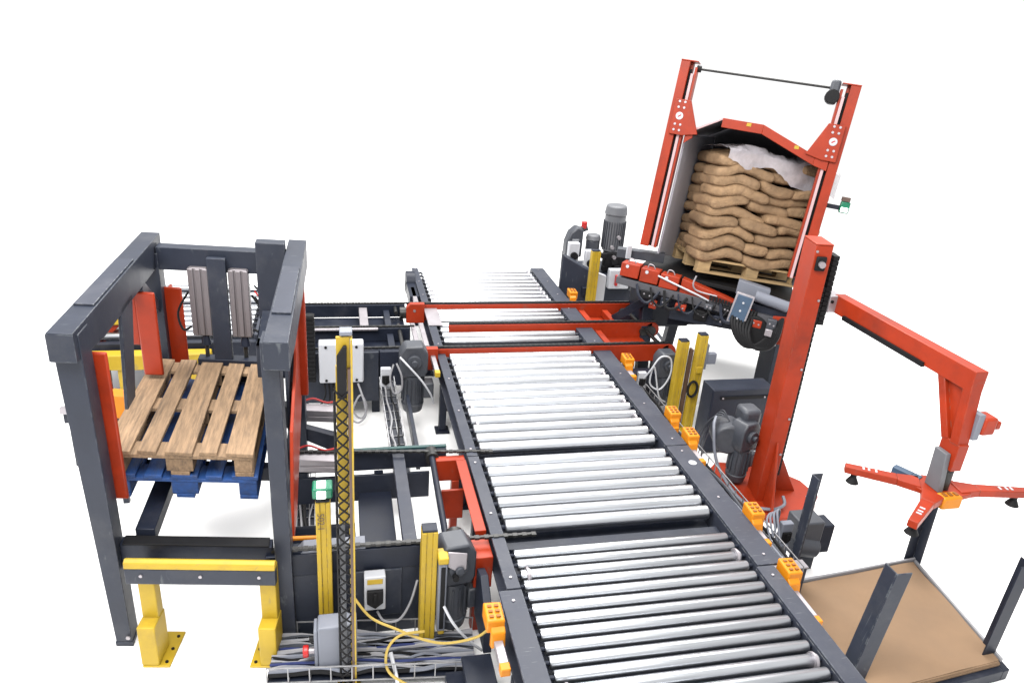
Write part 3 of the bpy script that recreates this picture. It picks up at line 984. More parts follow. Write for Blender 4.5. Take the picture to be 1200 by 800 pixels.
# grey box with emergency stop
t = thing('control_box', 'grey control box with a red stop button at the netted post', 'control box', (-.06, 3.08, 0))
part('housing', B().box(-.155, .045, 3.03, 3.14, .0, .36), GREYP, t, bevel=.01)
part('side_lid', B().box(-.175, -.156, 3.035, 3.135, .02, .34), GREYP, t, bevel=.006)
o = part('stop_stem', B().cyl((-.176, 3.08, .17), (-.205, 3.08, .17), .018, 14), ALU, t, bevel=0)
part('stop_button', B().cyl((-.205, 3.08, .17), (-.235, 3.08, .17), .032, 16), REDP, o, bevel=.006)
part('key_switch', B().cyl((-.176, 3.08, .25), (-.20, 3.08, .25), .018, 12), BLACK, t, bevel=.002)


# ------------------------------------------------------------------ wire cable trays
def wire_tray(label, p, q, width, depth=.06, pitch=.10, nl=4, cables=6, seed=1, mats=(CABLE, BLACK, CABLE, CABLEB), up=(0, 0, 1)):
    p, q = V(p), V(q)
    d = (q - p)
    L_ = d.length
    d.normalize()
    u = V(up)
    s = d.cross(u).normalized()
    u = s.cross(d)
    t = thing('cable_tray', label, 'cable tray', tuple(p), 'wire mesh cable trays')
    b = B()
    for i in range(nl):
        o_ = s * (width * (i / (nl - 1) - .5))
        b.beam(p + o_, q + o_, .006, .006)
    for sg in (-.5, .5):
        b.beam(p + s * width * sg + u * depth, q + s * width * sg + u * depth, .006, .006)
    n = int(L_ / pitch)
    for i in range(n + 1):
        c = p + d * (L_ * i / n)
        b.beam(c - s * width / 2, c + s * width / 2, .006, .006)
        for sg in (-.5, .5):
            b.beam(c + s * width * sg, c + s * width * sg + u * depth, .006, .006, up=d)
    part('wire_mesh', b, GALV, t, bevel=0)
    c4 = [p - s * width * .48 - u * .012, p + s * width * .48 - u * .012, q + s * width * .48 - u * .012, q - s * width * .48 - u * .012]
    part('tray_floor', B().hexa(c4 + [k_ + u * .006 for k_ in c4]), DARK, t, bevel=0)
    r = random.Random(seed)
    for i in range(cables):
        o_ = (i + .5) / cables - .5
        pts = []
        for k in range(9):
            c = p + d * (L_ * k / 8) + s * (width * .85 * o_ + r.uniform(-.014, .014)) + u * (.012 + r.uniform(0, .03))
            pts.append(c)
        o = part('cable', B().tube(smooth_path(pts, 3), r.choice((.006, .008, .012))), mats[i % len(mats)], bevel=0)
        tag(o, 'cable lying in the ' + label, 'cable', 'cables in the ' + label)
    return t


wire_tray('wire mesh tray along the right conveyor rail', (2.56, 3.02, .40), (2.53, 5.45, .40), .16, .07, cables=6, seed=2, mats=(BLACK, MOTOR, BLACK, GREYP, MOTOR))
wire_tray('wire mesh floor tray before the near dark cover', (-.40, 3.16, .06), (.68, 3.05, .06), .32, .10, cables=26, seed=3, mats=(CABLE, GREYP, MOTOR, CABLE, GREYP, BLACK, CABLE, GREYP, MOTOR, CABLEB))
wire_tray('wire mesh tray beside the right press leg', (-.25, 3.5, .06), (-.28, 4.9, .06), .12, .05, cables=3, seed=4)
wire_tray('upright wire mesh tray under the far gearmotor', (.40, 4.6, .25), (.36, 5.75, .42), .12, .05, cables=2, seed=5)
tag(part('channel', B().prism([(.50, .30), (.53, .30), (.53, .42), (.50, .42)], 'y', 4.55, 5.5), STEEL, bevel=.003), 'dark channel beside the upright wire tray', 'channel')
cable('long yellow cable sagging from the netted post to the near sensor', [(.03, 3.2, .40), (.12, 3.14, .30), (.25, 3.08, .26), (.40, 3.02, .22), (.52, 2.98, .22), (.66, 2.92, .30), (.72, 2.86, .42)], .0075, CABLEY)
cable('yellow cable looping down into the floor tray', [(.40, 3.05, .25), (.27, 3.02, .27), (.20, 2.98, .22), (.20, 2.94, .12), (.28, 2.90, .06), (.38, 2.87, .03)], .0075, CABLEY)
cable('thick white cable trailing off the floor tray towards the viewer', [(.22, 3.02, .16), (.25, 2.90, .06), (.25, 2.80, .012), (.18, 2.66, .012), (.10, 2.50, .012)], .011, WHITEP)
cable('white cable hanging by the white isolator switch', [(.16, 3.27, .22), (.20, 3.24, .17), (.28, 3.23, .18), (.34, 3.24, .28), (.38, 3.26, .42)], .007, CABLE)
cable('pale cable below the gearmotor behind the short yellow post', [(.50, 3.04, .42), (.55, 3.0, .33), (.64, 3.0, .20), (.72, 3.02, .10)], .008, WHITEP)
t = thing('floor_bracket', 'dark low bracket beside the nearest conveyor plate', 'bracket', (.69, 2.75, 0))
part('plate', B().box(.58, .74, 2.62, 2.90, .18, .20), DARK, t)
part('upright', B().prism([(2.90, .20), (3.20, .20), (3.20, .52), (3.10, .55), (2.96, .45)], 'x', .70, .745), DARK, t)
part('upright', B().box(.60, .72, 2.66, 2.86, .001, .18), DARK, t)
part('step', B().box(.50, .60, 2.74, 2.90, .001, .10), DARK, t)

# ------------------------------------------------------------------ sheet lifting arm: column, arm, spider gripper
MX, MY = 3.16, 4.30
t = thing('sheet_lifter', 'red column with a swing arm and four armed gripper over cardboard sheets', 'machine', (MX, MY, 0))
o = part('base_plate', B().prism([(2.86, 4.20), (3.10, 3.98), (3.34, 3.95), (3.62, 4.20), (3.60, 4.42), (3.42, 4.66), (3.02, 4.76), (2.84, 4.60)], 'z', .05, .075), RED, t)
part('base_skirt', B().prism([(2.89, 4.21), (3.11, 4.01), (3.33, 3.98), (3.59, 4.21), (3.57, 4.41), (3.40, 4.63), (3.03, 4.73), (2.87, 4.58)], 'z', .001, .05), RED, t)
bolts('bolt_heads', [(3.52, 4.20, .075), (3.44, 4.40, .075), (3.30, 4.02, .075), (3.05, 4.12, .075), (2.99, 4.55, .075)], (0, 0, 1), .012, o)
CF = Matrix.Translation((MX, MY, 0)) @ Matrix.Rotation(math.radians(-12), 4, 'Z')
col_ = part('column', B(CF).box(-.064, .052, -.12, .10, .075, 2.10), RED, t, bevel=.004)
part('column_cap', B(CF).box(-.066, .054, -.122, .102, 2.101, 2.112), RED, col_)
o = part('shaft_bearing', B(CF).box(-.05, .02, -.145, -.121, 1.93, 2.03), BLACK, t, bevel=.01)
part('shaft_end', B(CF).cyl((-.015, -.145, 1.98), (-.015, -.17, 1.98), .022, 12), ALU, o, bevel=0)
bolts('bolt_heads', [(.036, -.122, z) for z in (1.72, 1.2, .8, .5)] + [(-.052, -.122, 2.06)], (0, -1, 0), .009, col_, F=CF)
bb = B(CF)
for i in range(40):
    z = .28 + i * .038
    bb.box(.055, .095, -.06, .05, z, z + .032)
part('energy_chain', bb, BLACK, t, bevel=0, kind='stuff')
bb = B(CF)
for i in range(14):
    z = 1.52 + i * .036
    bb.box(.100, .140, -.06, .05, z, z + .031)
part('energy_chain', bb, BLACK, t, bevel=0, kind='stuff')
part('cable_channel', B(CF).box(.0525, .0540, -.09, .09, .10, 1.95), BLACK, t, bevel=0)
bb = B(CF).prism([(-.32, .076), (-.125, .076), (-.125, .60), (-.16, .50)], 'x', -.012, .006)
part('gusset', bb, RED, t)
bb = B(CF).prism([(.056, .076), (.30, .076), (.10, .45), (.056, .45)], 'y', .05, .066)
part('gusset', bb, RED, t)
# arm, horizontal, coming towards the viewer
A0, A1 = V((3.38, 4.24, 1.68)), V((3.39, 2.98, 1.68))
o = part('swing_arm', B().beam(A0, A1, .085, .125), RED, t)
part('arm_rail', B().beam(A0 + V((-.05, -.15, -.055)), A1 + V((-.05, .35, -.055)), .02, .03), BLACK, o, bevel=0)
bb = B().box(3.28, 3.39, 4.20, 4.36, 1.62, 1.74)
o2 = part('pivot_bracket', bb, ALU, t)
bolts('bolt_heads', [(3.30, 4.20, 1.70), (3.36, 4.20, 1.65), (3.36, 4.20, 1.71)], (0, -1, 0), .012, o2, BLACK)
# drop leg with open triangle
bb = B()
bb.beam((3.385, 3.01, 1.70), (3.385, 2.97, 1.30), .075, .06, (0, 1, 0))
bb.beam((3.385, 3.20, 1.63), (3.385, 3.04, 1.30), .075, .05, (0, 1, 0))
bb.prism([(3.0, 1.62), (3.20, 1.62), (3.04, 1.30), (2.98, 1.30)], 'x', 3.375, 3.40)
bb.box(3.35, 3.42, 2.93, 3.06, 1.14, 1.31)
part('drop_leg', bb, RED, t)
part('wrist_bracket', B().prism([(2.93, 1.0), (3.04, 1.0), (3.05, 1.24), (2.96, 1.24)], 'x', 3.315, 3.348), MOTORL, t)
part('wrist_shaft', B().cyl((3.385, 2.975, 1.0), (3.385, 2.975, 1.12), .03, 14), CHAIN, t, bevel=0)
o = part('sensor_head', B().box(3.46, 3.55, 2.92, 3.02, 1.37, 1.48), RED, t, bevel=.015)
part('sensor_mount', B().box(3.42, 3.46, 2.93, 3.00, 1.34, 1.50), GREYP, o)
part('sensor_cap', B().box(3.552, 3.59, 2.93, 3.0, 1.40, 1.45), RED, o, bevel=.01)
# spider
C0 = V((3.37, 2.99, .985))
part('gripper_plate', B().prism([(3.22, 3.05), (3.26, 2.90), (3.36, 2.87), (3.52, 2.90), (3.56, 2.97), (3.50, 3.06), (3.36, 3.12)], 'z', .97, 1.0), RED, t)


def taper(p, q, w0, w1, h):
    d = (q - p).normalized()
    s_ = V((-d.y, d.x, 0))
    m_ = p + (q - p) * .3
    wm = w1 + (w0 - w1) * .25
    b = B()
    for a, c, wa, wc in ((p, m_, w0, wm), (m_, q, wm, w1)):
        u = V((0, 0, h / 2))
        b.hexa([a - s_ * wa / 2 - u, a + s_ * wa / 2 - u, c + s_ * wc / 2 - u, c - s_ * wc / 2 - u, a - s_ * wa / 2 + u, a + s_ * wa / 2 + u, c + s_ * wc / 2 + u, c - s_ * wc / 2 + u])
    return b


tips = [(2.94, 3.26, .985), (3.90, 2.89, .985), (2.96, 2.70, .985), (3.25, 3.22, .985)]
for k, tip in enumerate(tips):
    tip = V(tip)
    d = (tip - C0).normalized()
    o = part('gripper_arm', taper(C0 + d * .10, tip, .13 if k < 3 else .05, .052, .045), RED if k < 3 else SLATE, t,
             label='short blue arm of the gripper' if k == 3 else None)
    if k < 3:
        e = tip - d * .06
        bb = B().cyl(e + V((0, 0, -.02)), e + V((0, 0, -.05)), .018, 12)
        bb.cyl(e + V((0, 0, -.05)), e + V((0, 0, -.085)), .02, 14, .038)
        part('suction_cup', bb, BLACK, o, bevel=0)
        s = V((-d.y, d.x, 0))
        bb = B()
        for q in (.10, .13, .17):
            bb.beam(tip - d * q + V((0, 0, .024)) - s * .014, tip - d * q + V((0, 0, .024)) + s * .014, .012, .004)
        part('plate_marks', bb, WHITEP, o, bevel=0)
o = part('gripper_valve', B().box(3.30, 3.43, 2.86, 2.93, .93, 1.01), ORG, t, bevel=.012)
hb = B()
for i in range(3):
    hb.box(3.315 + i * .038, 3.335 + i * .038, 2.88, 2.91, 1.008, 1.016)
part('vents', hb, ORGD, o, bevel=0, kind='stuff')
# motor on the base
gear_motor('dark grey upright gearmotor on the red base plate at the column foot', (3.03, 4.47, .37), math.radians(20), 1.0)
b = B().box(3.0, 3.15, 4.46, 4.62, .58, .71)
tag(part('motor_hood', b, MOTOR, bevel=.03), 'dark grey cap box above the gearmotor at the column foot', 'cover')
b = B().cyl((2.91, 4.46, .46), (2.97, 4.66, .46), .125, 20)
tag(part('motor_drum', b, MOTOR, bevel=.02), 'round dark drum beside the gearmotor at the column foot', 'motor')
cable('ribbed grey hose curving over the red base plate', [(2.84, 4.60, .60), (2.78, 4.50, .55), (2.80, 4.38, .30), (2.92, 4.16, .12), (3.08, 4.04, .11), (3.22, 4.06, .12), (3.24, 4.12, .16)], .012, GREYP)
for i in range(4):
    cable('thin grey cable bundle left of the column motor', [(2.80 + .02 * i, 4.75, .12), (2.76 + .03 * i, 4.70, .35), (2.82 + .02 * i, 4.62, .58 + .02 * i), (2.92, 4.55, .60), (2.97, 4.5, .45)], .0045, MOTOR, group='thin cables at the column motor')
# cabinet panel behind the column
t = thing('cabinet', 'dark blue grey cabinet panel standing behind the red column', 'cabinet', (3.32, 5.05, 0))
part('door_panel', B().box(3.02, 3.60, 5.0, 5.03, .02, .615), DARK, t)
part('housing', B().box(3.03, 3.60, 5.03, 5.22, .001, .61), STEEL, t)
part('recess_strip', B().box(3.09, 3.56, 4.992, 4.999, .53, .56), BLACK, t)
bolts('bolt_heads', [(3.11, 4.992, .545), (3.50, 4.992, .545), (3.07, 5.0, .3)], (0, -1, 0), .008, t)

# ------------------------------------------------------------------ cardboard sheet magazine
SF = frame((2.69, 2.40, 0), (.995, .10, 0), (.113, .86, 0))
t = thing('sheet_magazine', 'dark base frame with four angle posts round the cardboard sheets', 'rack', (3.25, 2.92, 0))
for a in ((-.05, 0, -.05, 1.05), (1.0, 1.05, -.05, 1.05), (0, 1, -.05, 0), (0, 1, 1.0, 1.05)):
    part('base_beam', B(SF).box(a[0], a[1], a[2], a[3], .001, .075), DARK, t)


def angle_post(x, y, top, sx, sy, lean=(0, 0), w_=.085, name='angle_post', m=STEEL):
    b = B()
    lx, ly = lean
    th = .008
    for (xa, xb, ya, yb) in ((0, sx * w_, 0, sy * th), (0, sx * th, sy * th, sy * w_)):
        b.hexa([(x + xa, y + ya, .0), (x + xb, y + ya, .0), (x + xb, y + yb, .0), (x + xa, y + yb, .0),
                (x + xa + lx, y + ya + ly, top), (x + xb + lx, y + ya + ly, top), (x + xb + lx, y + yb + ly, top), (x + xa + lx, y + yb + ly, top)])
    return part(name, b, m, t, bevel=.002)


angle_post(2.66, 2.49, .80, 1, 1, (.14, .05), .095)
angle_post(3.69, 2.55, .72, -1, 1, (.06, .03), .085, m=DARK)
angle_post(3.83, 3.40, .60, -1, -1, (-.02, 0), .075)
angle_post(2.79, 3.34, .90, 1, -1, (0, 0), .075)
t = thing('cardboard_stack', 'stack of brown cardboard sheets lying between the angle posts', 'cardboard', (3.25, 2.92, .075))
for i in range(4):
    j = [rnd.uniform(-.008, .008) for _ in range(2)]
    part('sheet', B(SF).box(.0 + j[0], 1.0 + j[0], j[1], 1.0 + j[1], .077 + i * .007, .083 + i * .007), CARD, t, bevel=0)
# curled top sheet, warped
b = B(SF)
nx, ny = 26, 20
vs, fs = [], []
for lay in (0, 1):
    for j in range(ny + 1):
        for i in range(nx + 1):
            x, y = i / nx, j / ny
            e = max(abs(x - .5), abs(y - .5)) * 2
            z = .107 + .012 * max(0, e - .8) * 5 * (.4 + noise.noise((x * 3, y * 3, 1))) + .004 * noise.noise((x * 5, y * 5, 3)) - lay * .005
            vs.append((x * .985 + .008, y * .985 + .008, z))
np_ = (nx + 1) * (ny + 1)
for j in range(ny):
    for i in range(nx):
        a = j * (nx + 1) + i
        fs.append((a, a + 1, a + nx + 2, a + nx + 1))
        fs.append((np_ + a + nx + 1, np_ + a + nx + 2, np_ + a + 1, np_ + a))
per = [i for i in range(nx)] + [i * (nx + 1) + nx for i in range(ny)] + [ny * (nx + 1) + i for i in range(nx, 0, -1)] + [i * (nx + 1) for i in range(ny, 0, -1)]
for k in range(len(per)):
    a, c = per[k], per[(k + 1) % len(per)]
    fs.append((c, a, np_ + a, np_ + c))
b.add(vs, fs)
part('top_sheet', b, CARD, t, bevel=0)
part('edge_strip', B(SF).box(-.01, 1.02, 1.003, 1.022, .10, .128), CABLE, t, label='pale strip along the far edge')
part('edge_strip', B(SF).box(1.003, 1.02, .0, 1.0, .10, .122), CABLE, t, label='pale strip along the right edge')

# post-side junk: switch boxes and bracket left of the back-left angle post
switch_box('upper grey box beside the leaning angle post at the conveyor', (2.77, 3.42, .40), GREYP, .75, 0, yellow=False)
switch_box('lower grey box beside the leaning angle post at the conveyor', (2.75, 3.40, .25), GREYP, .75, 0, yellow=False)
t = thing('angle_stub', 'short angle stub with a pale end beside the nearest rail', 'bracket', (2.66, 3.12, 0))
part('stub', B().box(2.655, 2.72, 3.08, 3.09, .001, .40), STEEL, t)
part('stub_flange', B().box(2.655, 2.662, 3.09, 3.15, .001, .40), STEEL, t)
part('end_plate', B().box(2.655, 2.725, 3.075, 3.15, .401, .412), ALU, t)
t = thing('drive_motor', 'dark motor block behind the leaning angle post', 'motor', (3.05, 3.55, 0))
part('housing', B().box(2.92, 3.10, 3.46, 3.62, .26, .42), MOTOR, t, bevel=.01)
part('end_block', B().box(3.10, 3.19, 3.47, 3.60, .16, .38), DARK, t, bevel=.008)
part('drum', B().cyl((2.92, 3.5, .24), (3.08, 3.5, .20), .08, 18), MOTOR, t, bevel=.006)
part('stand', B().box(2.98, 3.12, 3.5, 3.58, .001, .26), DARK, t)
for i in range(4):
    cable('grey cable arching over the grey boxes beside the right rail', [(2.60 + .02 * i, 3.30, .42), (2.62 + .02 * i, 3.42, .50 + .02 * i), (2.70 + .02 * i, 3.50, .50), (2.76, 3.5, .40 - .03 * i)], .007, GREYP, group='cables arching beside the right rail')
for i in range(3):
    cable('pale cable tangled under the grey boxes beside the rail', [(2.58, 3.15 - .03 * i, .44), (2.64, 3.2, .36 - .04 * i), (2.72, 3.24 - .03 * i, .28), (2.70, 3.1, .16 + .03 * i), (2.60, 3.02, .30)], .007, WHITEP, group='pale cables under the grey boxes')

# ------------------------------------------------------------------ hydraulic unit
t = thing('hydraulic_unit', 'grey hydraulic power unit with a tank, motors and switch boxes', 'hydraulic unit', (3.2, 8.3, 0))
part('tank', B().box(2.90, 3.62, 8.0, 8.55, .10, .62), DARK, t, bevel=.01)
part('tank_lid', B().box(2.88, 3.64, 7.98, 8.57, .62, .65), STEEL, t)
part('base_frame', B().box(2.90, 3.62, 8.02, 8.53, .001, .10), DARK, t)
MXX, MYY = 3.20, 8.2
o = part('main_motor', B().cyl((MXX, MYY, .90), (MXX, MYY, 1.33), .125, 26), MOTORL, t, bevel=.006)
b = B()
for k in range(26):
    a = 2 * math.pi * k / 26
    b.beam((MXX + .128 * math.cos(a), MYY + .128 * math.sin(a), .93), (MXX + .128 * math.cos(a), MYY + .128 * math.sin(a), 1.26), .006, .02, (math.cos(a), math.sin(a), 0))
part('cooling_fins', b, MOTOR, o, bevel=0, kind='stuff')
part('fan_cover', B().cyl((MXX, MYY, 1.33), (MXX, MYY, 1.45), .138, 26, .12), MOTORL, o, bevel=.02)
part('motor_flange', B().cyl((MXX, MYY, .65), (MXX, MYY, .90), .10, 20), BLACK, t, bevel=.006)
b = B()
r = random.Random(5)
for i in range(14):
    x, y, z = MXX - .02 + r.uniform(-.14, .18), MYY - .14 + r.uniform(-.03, .03), .76 + r.uniform(-.08, .12)
    b.box(x - .035, x + .035, y - .03, y + .03, z - .03, z + .03)
b.box(MXX - .12, MXX + .16, MYY - .15, MYY - .11, .68, .90)
part('valve_block', b, BLACK, t, bevel=.006, kind='stuff')
for i, (x, z) in enumerate(((3.17, .86), (3.13, .98), (3.20, 1.1))):
    part('valve_cap', B().cyl((x, 8.03, z), (x, 7.99, z), .022, 12), ALU, t, bevel=0)
part('hose', B().tube(smooth_path([(3.3, 8.05, .75), (3.42, 8.02, .74), (3.55, 7.95, .66), (3.58, 7.8, .52)]), .03, 10), BLACK, t, bevel=0)
o = part('small_motor', B().cyl((2.95, 8.2, .66), (2.95, 8.2, 1.02), .085, 20), MOTOR, t, bevel=.01)
part('fan_cover', B().cyl((2.95, 8.2, 1.02), (2.95, 8.2, 1.09), .095, 20, .08), MOTORL, o, bevel=.015)
bb = B().prism([(2.60, .82), (2.68, .82), (2.80, .82), (2.80, 1.16), (2.72, 1.19), (2.64, 1.12), (2.60, 1.0)], 'y', 8.12, 8.28)
part('filter_housing', bb, MOTOR, t, bevel=.02)
part('filter_pipe', B().cyl((2.70, 8.1, .80), (2.70, 8.1, 1.05), .045, 14), MOTORL, t, bevel=.005)
part('filter_knob', B().cyl((2.82, 8.2, 1.16), (2.82, 8.2, 1.24), .035, 12), REDP, t, bevel=.006)
part('filter_neck', B().beam((2.66, 8.2, 1.10), (2.86, 8.2, 1.17), .06, .06), MOTOR, t)
for (x, z, w_) in ((2.63, .93, .13), (2.84, .84, .13)):
    o = part('switch_housing', B().box(x - w_ / 2, x + w_ / 2, 7.90, 7.98, z - .13, z + .13), WHITEP, t, bevel=.01)
    part('switch_knob', B().cyl((x, 7.90, z - .02), (x, 7.87, z - .02), .045, 14), BLACK, o, bevel=0)
o = part('switch_housing', B().box(3.10, 3.36, 7.90, 7.985, .50, .74), WHITEP, t, bevel=.012)
part('switch_lever', B().box(3.17, 3.20, 7.86, 7.90, .55, .68), REDP, o, bevel=.004)
part('side_plate', B().box(3.40, 3.52, 7.94, 7.985, .46, .72), MOTORL, t)
for x, y in ((2.62, 8.1), (2.62, 8.3)):
    part('filter_leg', B().box(x, x + .05, y, y + .05, .001, .84), DARK, t)
t = thing('tilted_cabinet', 'dark grey slab cabinet with a white flat box left of the hydraulic unit', 'cabinet', (2.62, 7.75, 0))
part('back_plate', B().hexa([(2.44, 7.80, .05), (2.76, 7.70, .05), (2.79, 7.77, .05), (2.47, 7.87, .05), (2.47, 7.80, .95), (2.76, 7.70, .80), (2.79, 7.77, .80), (2.50, 7.87, .95)]), STEEL, t, bevel=.012)
part('white_box', B().hexa([(2.74, 7.58, .36), (2.95, 7.60, .34), (2.95, 7.66, .34), (2.74, 7.64, .36), (2.74, 7.58, .84), (2.95, 7.60, .76), (2.95, 7.66, .76), (2.74, 7.64, .84)]), WHITEP, t, bevel=.008)
part('box_bracket', B().box(2.70, 2.90, 7.66, 7.74, .50, .60), DARK, t)
part('foot', B().box(2.45, 2.78, 7.70, 7.84, .001, .05), DARK, t)
tag(part('floor_pipe', B().tube(smooth_path([(2.85, 7.7, .30), (3.2, 7.6, .27), (3.5, 7.4, .20), (3.62, 7.2, .06), (3.6, 7.1, .02)]), .02, 8), GREYP, bevel=0), 'grey pipe sloping away from the hydraulic unit', 'pipe')

# ------------------------------------------------------------------ pallet inverter
ROT = Matrix.Rotation(math.radians(-33), 4, 'Z') @ Matrix.Rotation(math.radians(3.34), 4, 'Y') @ Matrix.Rotation(math.radians(-8), 4, 'X')
IV = Matrix.Translation((2.884, 6.5, 1.467)) @ ROT
t = thing('pallet_inverter', 'tilted red clamping cradle of a pallet inverter holding stacked sacks', 'machine', M=IV)
W_, H_ = 1.433, 1.642


def ip(name, b, m=RED, parent=None, label=None, **k):
    return part(name, b, m, parent or t, label=label, **k)


for s, x in ((1, 0.0), (-1, W_)):
    def bx(a, b_):
        return (min(x + s * a, x + s * b_), max(x + s * a, x + s * b_))
    zz = H_ + .03
    bb = B(IV).box(*bx(-.055, .028), -.02, .16, -.03, zz)
    bb.box(*bx(.028, .052), .06, .16, -.03, zz)
    o = ip('mast_rail', bb, RED)
    ip('slot', B(IV).box(*bx(.0285, .050), .045, .059, -.02, zz - .06), BLACK, o, bevel=0)
    ip('guide_strip', B(IV).box(*bx(.053, .078), -.012, .14, -.03, zz - .10), PINK, o, bevel=.002)
    ip('red_strip', B(IV).box(*bx(.079, .10), .0, .14, -.03, zz - .04), RED, o, bevel=.002)
    ip('rail_cap', B(IV).box(*bx(-.057, .10), -.022, .162, zz + .001, zz + .012), RED, o)
    b0 = ip('carriage_plate', B(IV).prism([(x + s * -.02, 1.03), (x + s * .10, 1.03), (x + s * .24, 1.06), (x + s * .12, 1.34), (x + s * -.02, 1.34)], 'y', -.055, -.025), RED)
    bolts('bolt_heads', [(x + s * (.02 + .05 * i), -.055, 1.07 + .05 * j) for i in range(2) for j in (0, 1, 4, 5)], (0, -1, 0), .011, b0, F=IV)
    ip('round_emblem', B(IV).cyl((x + s * .045, -.055, 1.195), (x + s * .045, -.060, 1.195), .034, 20), WHITEP, b0, bevel=0)
    ip('emblem_dot', B(IV).beam((x + s * .045 - .012, -.061, 1.185), (x + s * .045 + .014, -.061, 1.205), .002, .010, (0, 0, 1)), REDP, b0, bevel=0)
# hood and walls
HP = [(.13, 1.04), (.20, 1.10), (.43, 1.235), (.79, 1.235), (1.28, 1.05), (1.40, 1.02)]
for i in range(5):
    (xa, za), (xb, zb) = HP[i], HP[i + 1]
    bb = B(IV).hexa([(xa, 0, za - .004), (xb, 0, zb - .004), (xb, 1.32, zb - .004), (xa, 1.32, za - .004), (xa, 0, za + .004), (xb, 0, zb + .004), (xb, 1.32, zb + .004), (xa, 1.32, za + .004)])
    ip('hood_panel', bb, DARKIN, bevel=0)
    if i in (0, 2, 3, 4):
        bb = B(IV).hexa([(xa, -.03, za - .075), (xb, -.03, zb - .075), (xb, -.004, zb - .075), (xa, -.004, za - .075), (xa, -.03, za + .006), (xb, -.03, zb + .006), (xb, -.004, zb + .006), (xa, -.004, za + .006)])
        o = ip('hood_lip', bb, RED, bevel=.003)
        if i in (2, 3):
            xm, zm = xa * .35 + xb * .65, za * .35 + zb * .65
            ip('yellow_tag', B(IV).box(xm - .02, xm + .02, -.033, -.0305, zm - .03, zm + .0), YEL, o, bevel=0)
ip('hood_edge', B(IV).beam((.20, -.01, 1.10), (.43, -.01, 1.235), .03, .02), PINK)
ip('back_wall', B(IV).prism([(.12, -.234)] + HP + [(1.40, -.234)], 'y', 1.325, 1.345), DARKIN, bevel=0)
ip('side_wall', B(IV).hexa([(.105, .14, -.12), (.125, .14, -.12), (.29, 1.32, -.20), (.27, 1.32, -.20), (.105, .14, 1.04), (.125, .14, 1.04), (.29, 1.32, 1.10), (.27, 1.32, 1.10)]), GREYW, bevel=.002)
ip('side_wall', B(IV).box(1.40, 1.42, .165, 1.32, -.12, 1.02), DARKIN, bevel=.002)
# rod with motor at the top
o = ip('cross_rod', B(IV).cyl((.10, .05, 1.625), (1.25, .05, 1.635), .012, 10), CHAIN, bevel=0)
ip('rod_collar', B(IV).cyl((.09, .05, 1.625), (.13, .05, 1.625), .03, 12), BLACK, o, bevel=0)
o = ip('rod_motor', B(IV).box(1.245, 1.325, -.02, .10, 1.50, 1.70), MOTOR, bevel=.02)
ip('rod_gear', B(IV).cyl((1.28, -.03, 1.56), (1.28, .10, 1.56), .06, 16), BLACK, o, bevel=.006)
o = ip('beacon', B(IV).box(1.60, 1.68, .05, .13, .62, .72), GREEN, bevel=.01, label='small lit green indicator on the right rail')
ip('beacon_lens', B(IV).box(1.61, 1.67, .035, .049, .63, .67), LIT, o, bevel=.004)
ip('beacon_arm', B(IV).box(1.48, 1.60, .08, .10, .64, .68), DARK, o)
ip('beacon_top', B(IV).box(1.60, 1.67, .05, .13, .721, .76), BROWN, o)
# table
for i in range(3):
    x = -.14 + i * .19
    z = -.19 - i * .012
    bb = B(IV).box(x, x + .178, -.30, -.10, z - .13, z)
    o = ip('cover_box', bb, RED, bevel=.008)
    ip('white_dot', B(IV).cyl((x + .06, -.301, z - .03), (x + .06, -.305, z - .03), .016, 12), WHITEP, o, bevel=0)
    ip('clip', B(IV).tube(smooth_path([(x + .05, -.22, z), (x + .06, -.22, z + .035), (x + .10, -.22, z + .03), (x + .12, -.22, z)]), .006), ALU, o, bevel=0)
ip('table_beam', B(IV).hexa([(-.16, -.30, -.40), (1.30, -.30, -.46), (1.30, -.12, -.46), (-.16, -.12, -.40), (-.16, -.30, -.335), (1.30, -.30, -.37), (1.30, -.12, -.37), (-.16, -.12, -.335)]), DARKIN)  # lower part of the red table, coloured dark to paint its shadowed underside
ip('table_beam', B(IV).hexa([(.44, -.28, -.35), (1.28, -.28, -.40), (1.28, -.12, -.40), (.44, -.12, -.35), (.44, -.28, -.22), (.85, -.28, -.30), (.85, -.12, -.30), (.44, -.12, -.22)]), RED)
ip('table_top', B(IV).box(-.02, 1.45, -.05, 1.34, -.27, -.235), BLACK)
ip('back_beam', B(IV).box(.0, 1.45, .2, .5, -.55, -.28), DARK)
ip('pipe', B(IV).tube(smooth_path([(.22, -.31, -.24), (.40, -.32, -.28), (.62, -.32, -.33), (.72, -.31, -.36)]), .009), WHITEP, bevel=0)
ip('pipe', B(IV).tube(smooth_path([(.56, -.31, -.16), (.55, -.33, -.24), (.60, -.33, -.29), (.78, -.32, -.30)]), .008), ALU, bevel=0)
ip('steel_block', B(IV).hexa([(.93, -.22, -.25), (1.22, -.22, -.30), (1.22, -.06, -.30), (.93, -.06, -.25), (.93, -.22, -.125), (1.22, -.22, -.155), (1.22, -.06, -.155), (.93, -.06, -.125)]), GREYP)
b = B(IV)
for i in range(9):
    b.box(.72 + i * .028, .742 + i * .028, -.34, -.30, -.345 - i * .004, -.30 - i * .004)
ip('drag_chain', b, BLACK, bevel=0, kind='stuff')
r = random.Random(21)
